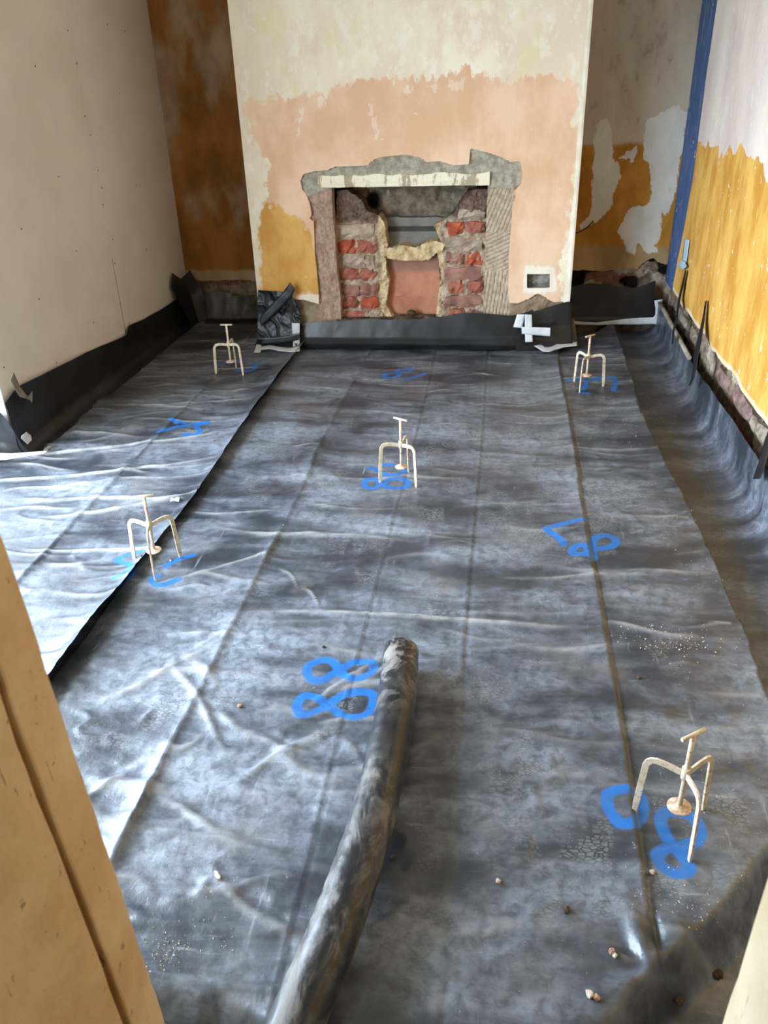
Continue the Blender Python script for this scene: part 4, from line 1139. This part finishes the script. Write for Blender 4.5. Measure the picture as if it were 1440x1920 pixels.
# ================================================================== LEVELLING TRIPODS
t = NT('galvanised_rusty_steel')
col = t.mix(t.rng(t.noise(28, 5, 0.6), 0.35, 0.65), S(226, 212, 188), S(200, 182, 156))
col = t.mix(t.math('MULTIPLY', t.rng(t.noise(70, 5, 0.7), 0.56, 0.64), 0.7), col, S(142, 100, 70))
t.bump(t.noise(120, 3), 0.3, 0.002); M_steel = t.fin(col, 0.5, 0.5, 0.15)
t = NT('cement_crusted_disc')
col = t.mix(t.rng(t.noise(60, 5, 0.6), 0.4, 0.6), S(222, 202, 176), S(188, 150, 122))
t.bump(t.noise(160, 3), 0.5, 0.003); M_disc = t.fin(col, 0.8, 0.3)


def tripod_meshes():
    # leg in the x-z plane: flat bar, out from the hub, bent down to a pointed foot
    path = [(0.004, 0.158), (0.040, 0.166), (0.064, 0.168), (0.076, 0.163), (0.082, 0.150), (0.085, 0.10), (0.088, 0.05), (0.0905, -0.004)]
    path = np.array(path)
    P3 = resample(np.c_[path[:, 0], np.zeros(len(path)), path[:, 1]], 22)[:, [0, 2]]
    Tn = np.gradient(P3, axis=0); Tn /= np.linalg.norm(Tn, axis=1, keepdims=True); Nn = np.c_[-Tn[:, 1], Tn[:, 0]]
    v = []; hw = 0.0072; th = 0.0027
    for i, (p, nn) in enumerate(zip(P3, Nn)):
        k = hw * (1 - 0.35 * max(0, (i - 18) / 3.0))
        for (s, q) in ((1, 1), (1, -1), (-1, -1), (-1, 1)):
            v.append((p[0] + nn[0] * k * s, th * q, p[1] + nn[1] * k * s))
    f = [(4 * i + j, 4 * i + (j + 1) % 4, 4 * i + 4 + (j + 1) % 4, 4 * i + 4 + j) for i in range(21) for j in range(4)] + [(3, 2, 1, 0), (84, 85, 86, 87)]
    return v, f


LV, LF = tripod_meshes()


def make_tripod():
    r = empty('levelling_tripod')
    base = None
    for k in range(3):
        o = raw('leg', LV, LF, M_steel, r); o.rotation_euler = (0, 0, k * 2 * math.pi / 3)
        m = o.modifiers.new('bevel', 'BEVEL'); m.width = 0.0007; m.segments = 2
        if base: o.data = base
        else: base = o.data
    tube('spindle', [(0, 0, 0.062), (0, 0, 0.12), (0, 0, 0.2), (0, 0, 0.268)], 0.0056, M_steel, 14, r)
    tube('collar', [(0, 0, 0.146), (0, 0, 0.1465), (0, 0, 0.176), (0, 0, 0.1765)], [0.0088, 0.0098, 0.0098, 0.0088], M_steel, 14, r)
    h = tube('handle_bar', [(-0.033, 0, 0.270), (-0.0325, 0, 0.270), (0.0325, 0, 0.270), (0.033, 0, 0.270)], [0.0038, 0.0045, 0.0045, 0.0038], M_steel, 10, r)
    n = 24; v = []
    prof = [(0.0, 0.0585), (0.024, 0.0585), (0.026, 0.060), (0.026, 0.0625), (0.024, 0.064), (0.010, 0.0645), (0.0062, 0.068), (0.0, 0.068)]
    for (rr, z) in prof:
        for k in range(n): v.append((rr * math.cos(2 * math.pi * k / n), rr * math.sin(2 * math.pi * k / n), z))
    f = [(i * n + k, i * n + (k + 1) % n, (i + 1) * n + (k + 1) % n, (i + 1) * n + k) for i in range(len(prof) - 1) for k in range(n)]
    raw('foot_disc', v, f, M_disc, r, True)
    return r


def copy_tree(o, parent=None):
    c = o.copy(); COL.objects.link(c); c.parent = parent
    for ch in o.children: copy_tree(ch, c)
    return c


TRI = [([(407, 703), (456, 704), (442, 690)], 0.05, 'rusty steel levelling tripod in front of the dark left alcove'),
       ([(1077, 713), (1088, 733), (1130, 722)], 0.75, 'rusty steel levelling tripod in front of the right alcove'),
       ([(714, 900), (780, 909), (765, 880)], -0.5, 'rusty steel levelling tripod in the middle of the floor'),
       ([(254, 1053), (290, 1086), (338, 1043)], 0.35, 'rusty steel levelling tripod straddling the lifted membrane edge'),
       ([(1190, 1518), (1294, 1612), (1318, 1515)], 0.62, 'rusty steel levelling tripod nearest the doorway, over the largest blue figures')]
proto = make_tripod()
for k, (feet, hrot, lab) in enumerate(TRI):
    o = proto if k == 0 else copy_tree(proto)
    fw = np.array([onz(*p, 0.008) for p in feet]); c = fw.mean(0)[:2]
    a = [math.atan2(q[1] - c[1], q[0] - c[0]) for q in fw]
    base = math.atan2(sum(math.sin(3 * x) for x in a), sum(math.cos(3 * x) for x in a)) / 3
    zf = [sheet_z(c[0] + 0.09 * math.cos(base + j * 2.0944), c[1] + 0.09 * math.sin(base + j * 2.0944)) for j in range(3)]
    o.location = (c[0], c[1], float(np.mean(zf)) + 0.001); o.rotation_euler = (0, 0, base)
    for ch in o.children:
        if ch.name.startswith('handle_bar'): ch.rotation_euler = (0, 0, hrot - base)
    tag(o, lab, 'tripod', 'levelling tripods on the membrane')

# ================================================================== DEBRIS
M_st1 = simple('pinkish_stone', S(196, 160, 136), S(160, 120, 96), 60, 0.9, 0.2, 0.5, 120)
M_st2 = simple('dark_stone', S(96, 78, 64), S(70, 56, 46), 60, 0.9, 0.2, 0.5, 120)
M_st3 = simple('pale_plaster_bit', S(222, 208, 190), S(200, 184, 164), 60, 0.9, 0.2, 0.5, 120)


def stone(px, py, r, mat, lab, flat=0.7, seed=1, name='stone_chip', cat='stone', long=1.0):
    q = onz(px, py, 0.0)
    for _ in range(3): q = onz(px, py, sheet_z(q[0], q[1]))
    z0 = sheet_z(q[0], q[1])
    rr = random.Random(seed); v = []; n = 8; m = 5
    for i in range(m):
        ph = math.pi * (i + 0.5) / m
        for k in range(n):
            th = 2 * math.pi * k / n; s = r * rr.uniform(0.75, 1.2)
            v.append((s * long * math.sin(ph) * math.cos(th), s * math.sin(ph) * math.sin(th), s * flat * math.cos(ph)))
    f = [(i * n + k, (i + 1) * n + k, (i + 1) * n + (k + 1) % n, i * n + (k + 1) % n) for i in range(m - 1) for k in range(n)] + [tuple(range(n)), tuple((m - 1) * n + k for k in range(n - 1, -1, -1))]
    o = raw(name, v, f, mat); o.location = (q[0], q[1], z0 + r * flat * 0.80); o.rotation_euler = (0, 0, rr.uniform(0, 6))
    return tag(o, lab, cat, 'stones and chips scattered on the membrane')


for k, a in enumerate([(450, 1325, .007, M_st1, 'brown stone chip on its own left of the blue eights'), (1062, 1708, .008, M_st2, 'dark stone chip right of the pipe, near the doorway'),
                       (1147, 1786, .007, M_st1, 'upper pinkish chip of the pair beside the front fold'), (1153, 1793, .005, M_st3, 'lower pale chip of the pair beside the front fold'),
                       (1105, 1866, .008, M_st3, 'pale rounded stone at the bottom, beside a brown one'), (1118, 1872, .007, M_st1, 'brown stone at the bottom, beside a pale one'),
                       (1345, 1831, .012, M_st2, 'dark brown clod in the hollow by the right door lining'), (1270, 1890, .011, M_st2, 'dark clod at the bottom of the hollow by the doorway'),
                       (934, 1654, .006, M_st3, 'pale chip alone right of the pipe'), (1198, 1272, .006, M_st2, 'dark grey chip near the plaster scatter on the right'),
                       (1222, 1637, .006, M_st3, 'pinkish chip beside the lowest blue figure'), (607, 1214, .005, M_st2, 'small dark chip above the upper blue eight'),
                       (737, 1608, .006, M_st2, 'small dark chip touching the pipe shadow'), (266, 1044, .004, M_st2, 'tiny dark chip beside the left tripod foot'),
                       (320, 1052, .004, M_st3, 'tiny pale chip between the left tripod feet'), (716, 694, .005, M_st2, 'tiny dark chip at the far blue figures')]):
    stone(*a, seed=40 + k)
stone(408, 1642, .005, M_st3, 'pale wood splinter on the membrane left of the pipe', 0.5, 91, 'wood_splinter', 'splinter', 2.6)
stone(772, 586, .012, M_st2, 'x', 0.8, 92)
bpy.data.objects.remove(bpy.data.objects[[o.name for o in bpy.data.objects if o.get('label') == 'x'][0]])
q = ony(772, 587, YC + 0.10)
v = []
rr = random.Random(9)
for i in range(5):
    for k in range(8):
        s = 0.028 * rr.uniform(.8, 1.15); ph = math.pi * (i + .5) / 5; th = 2 * math.pi * k / 8
        v.append((q[0] + s * math.sin(ph) * math.cos(th), q[1] + s * math.sin(ph) * math.sin(th), q[2] + .8 * s * math.cos(ph)))
f = [(i * 8 + k, (i + 1) * 8 + k, (i + 1) * 8 + (k + 1) % 8, i * 8 + (k + 1) % 8) for i in range(4) for k in range(8)] + [tuple(range(8)), tuple(32 + k for k in range(7, -1, -1))]
kid(raw('loose_stone', v, f, M_st2), fp)
kid(box('hearth_rubble', -1.0, -0.1, YC + 0.02, YC + 0.30, -0.05, q[2] - 0.02, M_soot), fp)

# crumpled scrap of tape
q = onz(330, 940, 0.02)
zs_ = sheet_z(q[0], q[1]) + 0.002
g_ = [[(-.019, -.013, .004), (-.004, -.016, .013), (.018, -.013, .005)], [(-.017, .002, .016), (.001, 0, .008), (.017, .003, .019)], [(-.014, .013, .004), (.002, .016, .012), (.019, .012, .004)]]
sc_ = loft('tape_scrap', [[(q[0] + a, q[1] + b2, zs_ + c_) for a, b2, c_ in r_] for r_ in g_], M_bl, 16, 12, 0.004, 40, 7, thick=0.0008)
tag(sc_, 'small crumpled pale blue tape scrap on the membrane behind the left tripod', 'tape scrap')

# loose plaster crumbs
cx_, cy_, cs_ = [], [], []
crr = np.random.default_rng(17)


def cluster(px, py, n, sx, sy, s0, s1):
    q = onz(px, py, 0)
    cx_.extend(crr.normal(q[0], sx, n)); cy_.extend(crr.normal(q[1], sy, n)); cs_.extend(crr.uniform(s0, s1, n))


cluster(1270, 1205, 130, 0.07, 0.05, .0008, .0028); cluster(305, 1785, 110, 0.03, 0.02, .0006, .0022); cluster(370, 1765, 50, 0.05, 0.05, .0006, .002); cluster(1300, 1000, 120, 0.08, 0.28, .0008, .002)
cluster(1265, 1690, 90, 0.05, 0.03, .0006, .0022); cluster(1340, 1480, 110, 0.08, 0.12, .0006, .0018); cluster(1000, 1600, 60, 0.2, 0.3, .0006, .0016); cluster(880, 1270, 60, 0.06, 0.05, .0006, .0014)
cluster(380, 1640, 50, 0.05, 0.05, .0006, .002); cluster(700, 1130, 80, 0.5, 0.25, .0006, .0018); cluster(450, 960, 90, 0.3, 0.3, .0006, .0018); cluster(250, 860, 60, 0.25, 0.2, .0008, .002); cluster(1220, 760, 70, 0.12, 0.3, .001, .0026)
cx_, cy_, cs_ = map(np.array, (cx_, cy_, cs_))
ok = (cx_ < 0.93) & (cx_ > -2.05) & (cy_ > 0.72) & (cy_ < 5.2)
cx_, cy_, cs_ = cx_[ok], cy_[ok], cs_[ok]
cz_ = np.where(cx_ < left_edge(cy_), left_h(cx_, cy_), main_h(cx_, cy_))
octv = np.array([(1, 0, 0), (-.6, .9, 0), (-.5, -.8, 0), (0, 0, .8), (0, 0, -.4)]); octf = np.array([(0, 1, 3), (1, 2, 3), (2, 0, 3), (1, 0, 4), (2, 1, 4), (0, 2, 4)])
ang_ = crr.uniform(0, 6.28, len(cx_))
Vc = []; Fc_ = []
for i in range(len(cx_)):
    c, s = math.cos(ang_[i]), math.sin(ang_[i])
    k = octv * cs_[i] * crr.uniform(.7, 1.5, (5, 1)); Vc.append(np.c_[k[:, 0] * c - k[:, 1] * s + cx_[i], k[:, 0] * s + k[:, 1] * c + cy_[i], k[:, 2] + cz_[i] + cs_[i] * 0.3]); Fc_.append(octf + 5 * i)
tag(build('plaster_crumbs', np.concatenate(Vc), np.concatenate(Fc_), M_st3, smooth=False), 'fine pale plaster crumbs strewn over the black membrane', 'crumbs', kind='stuff')
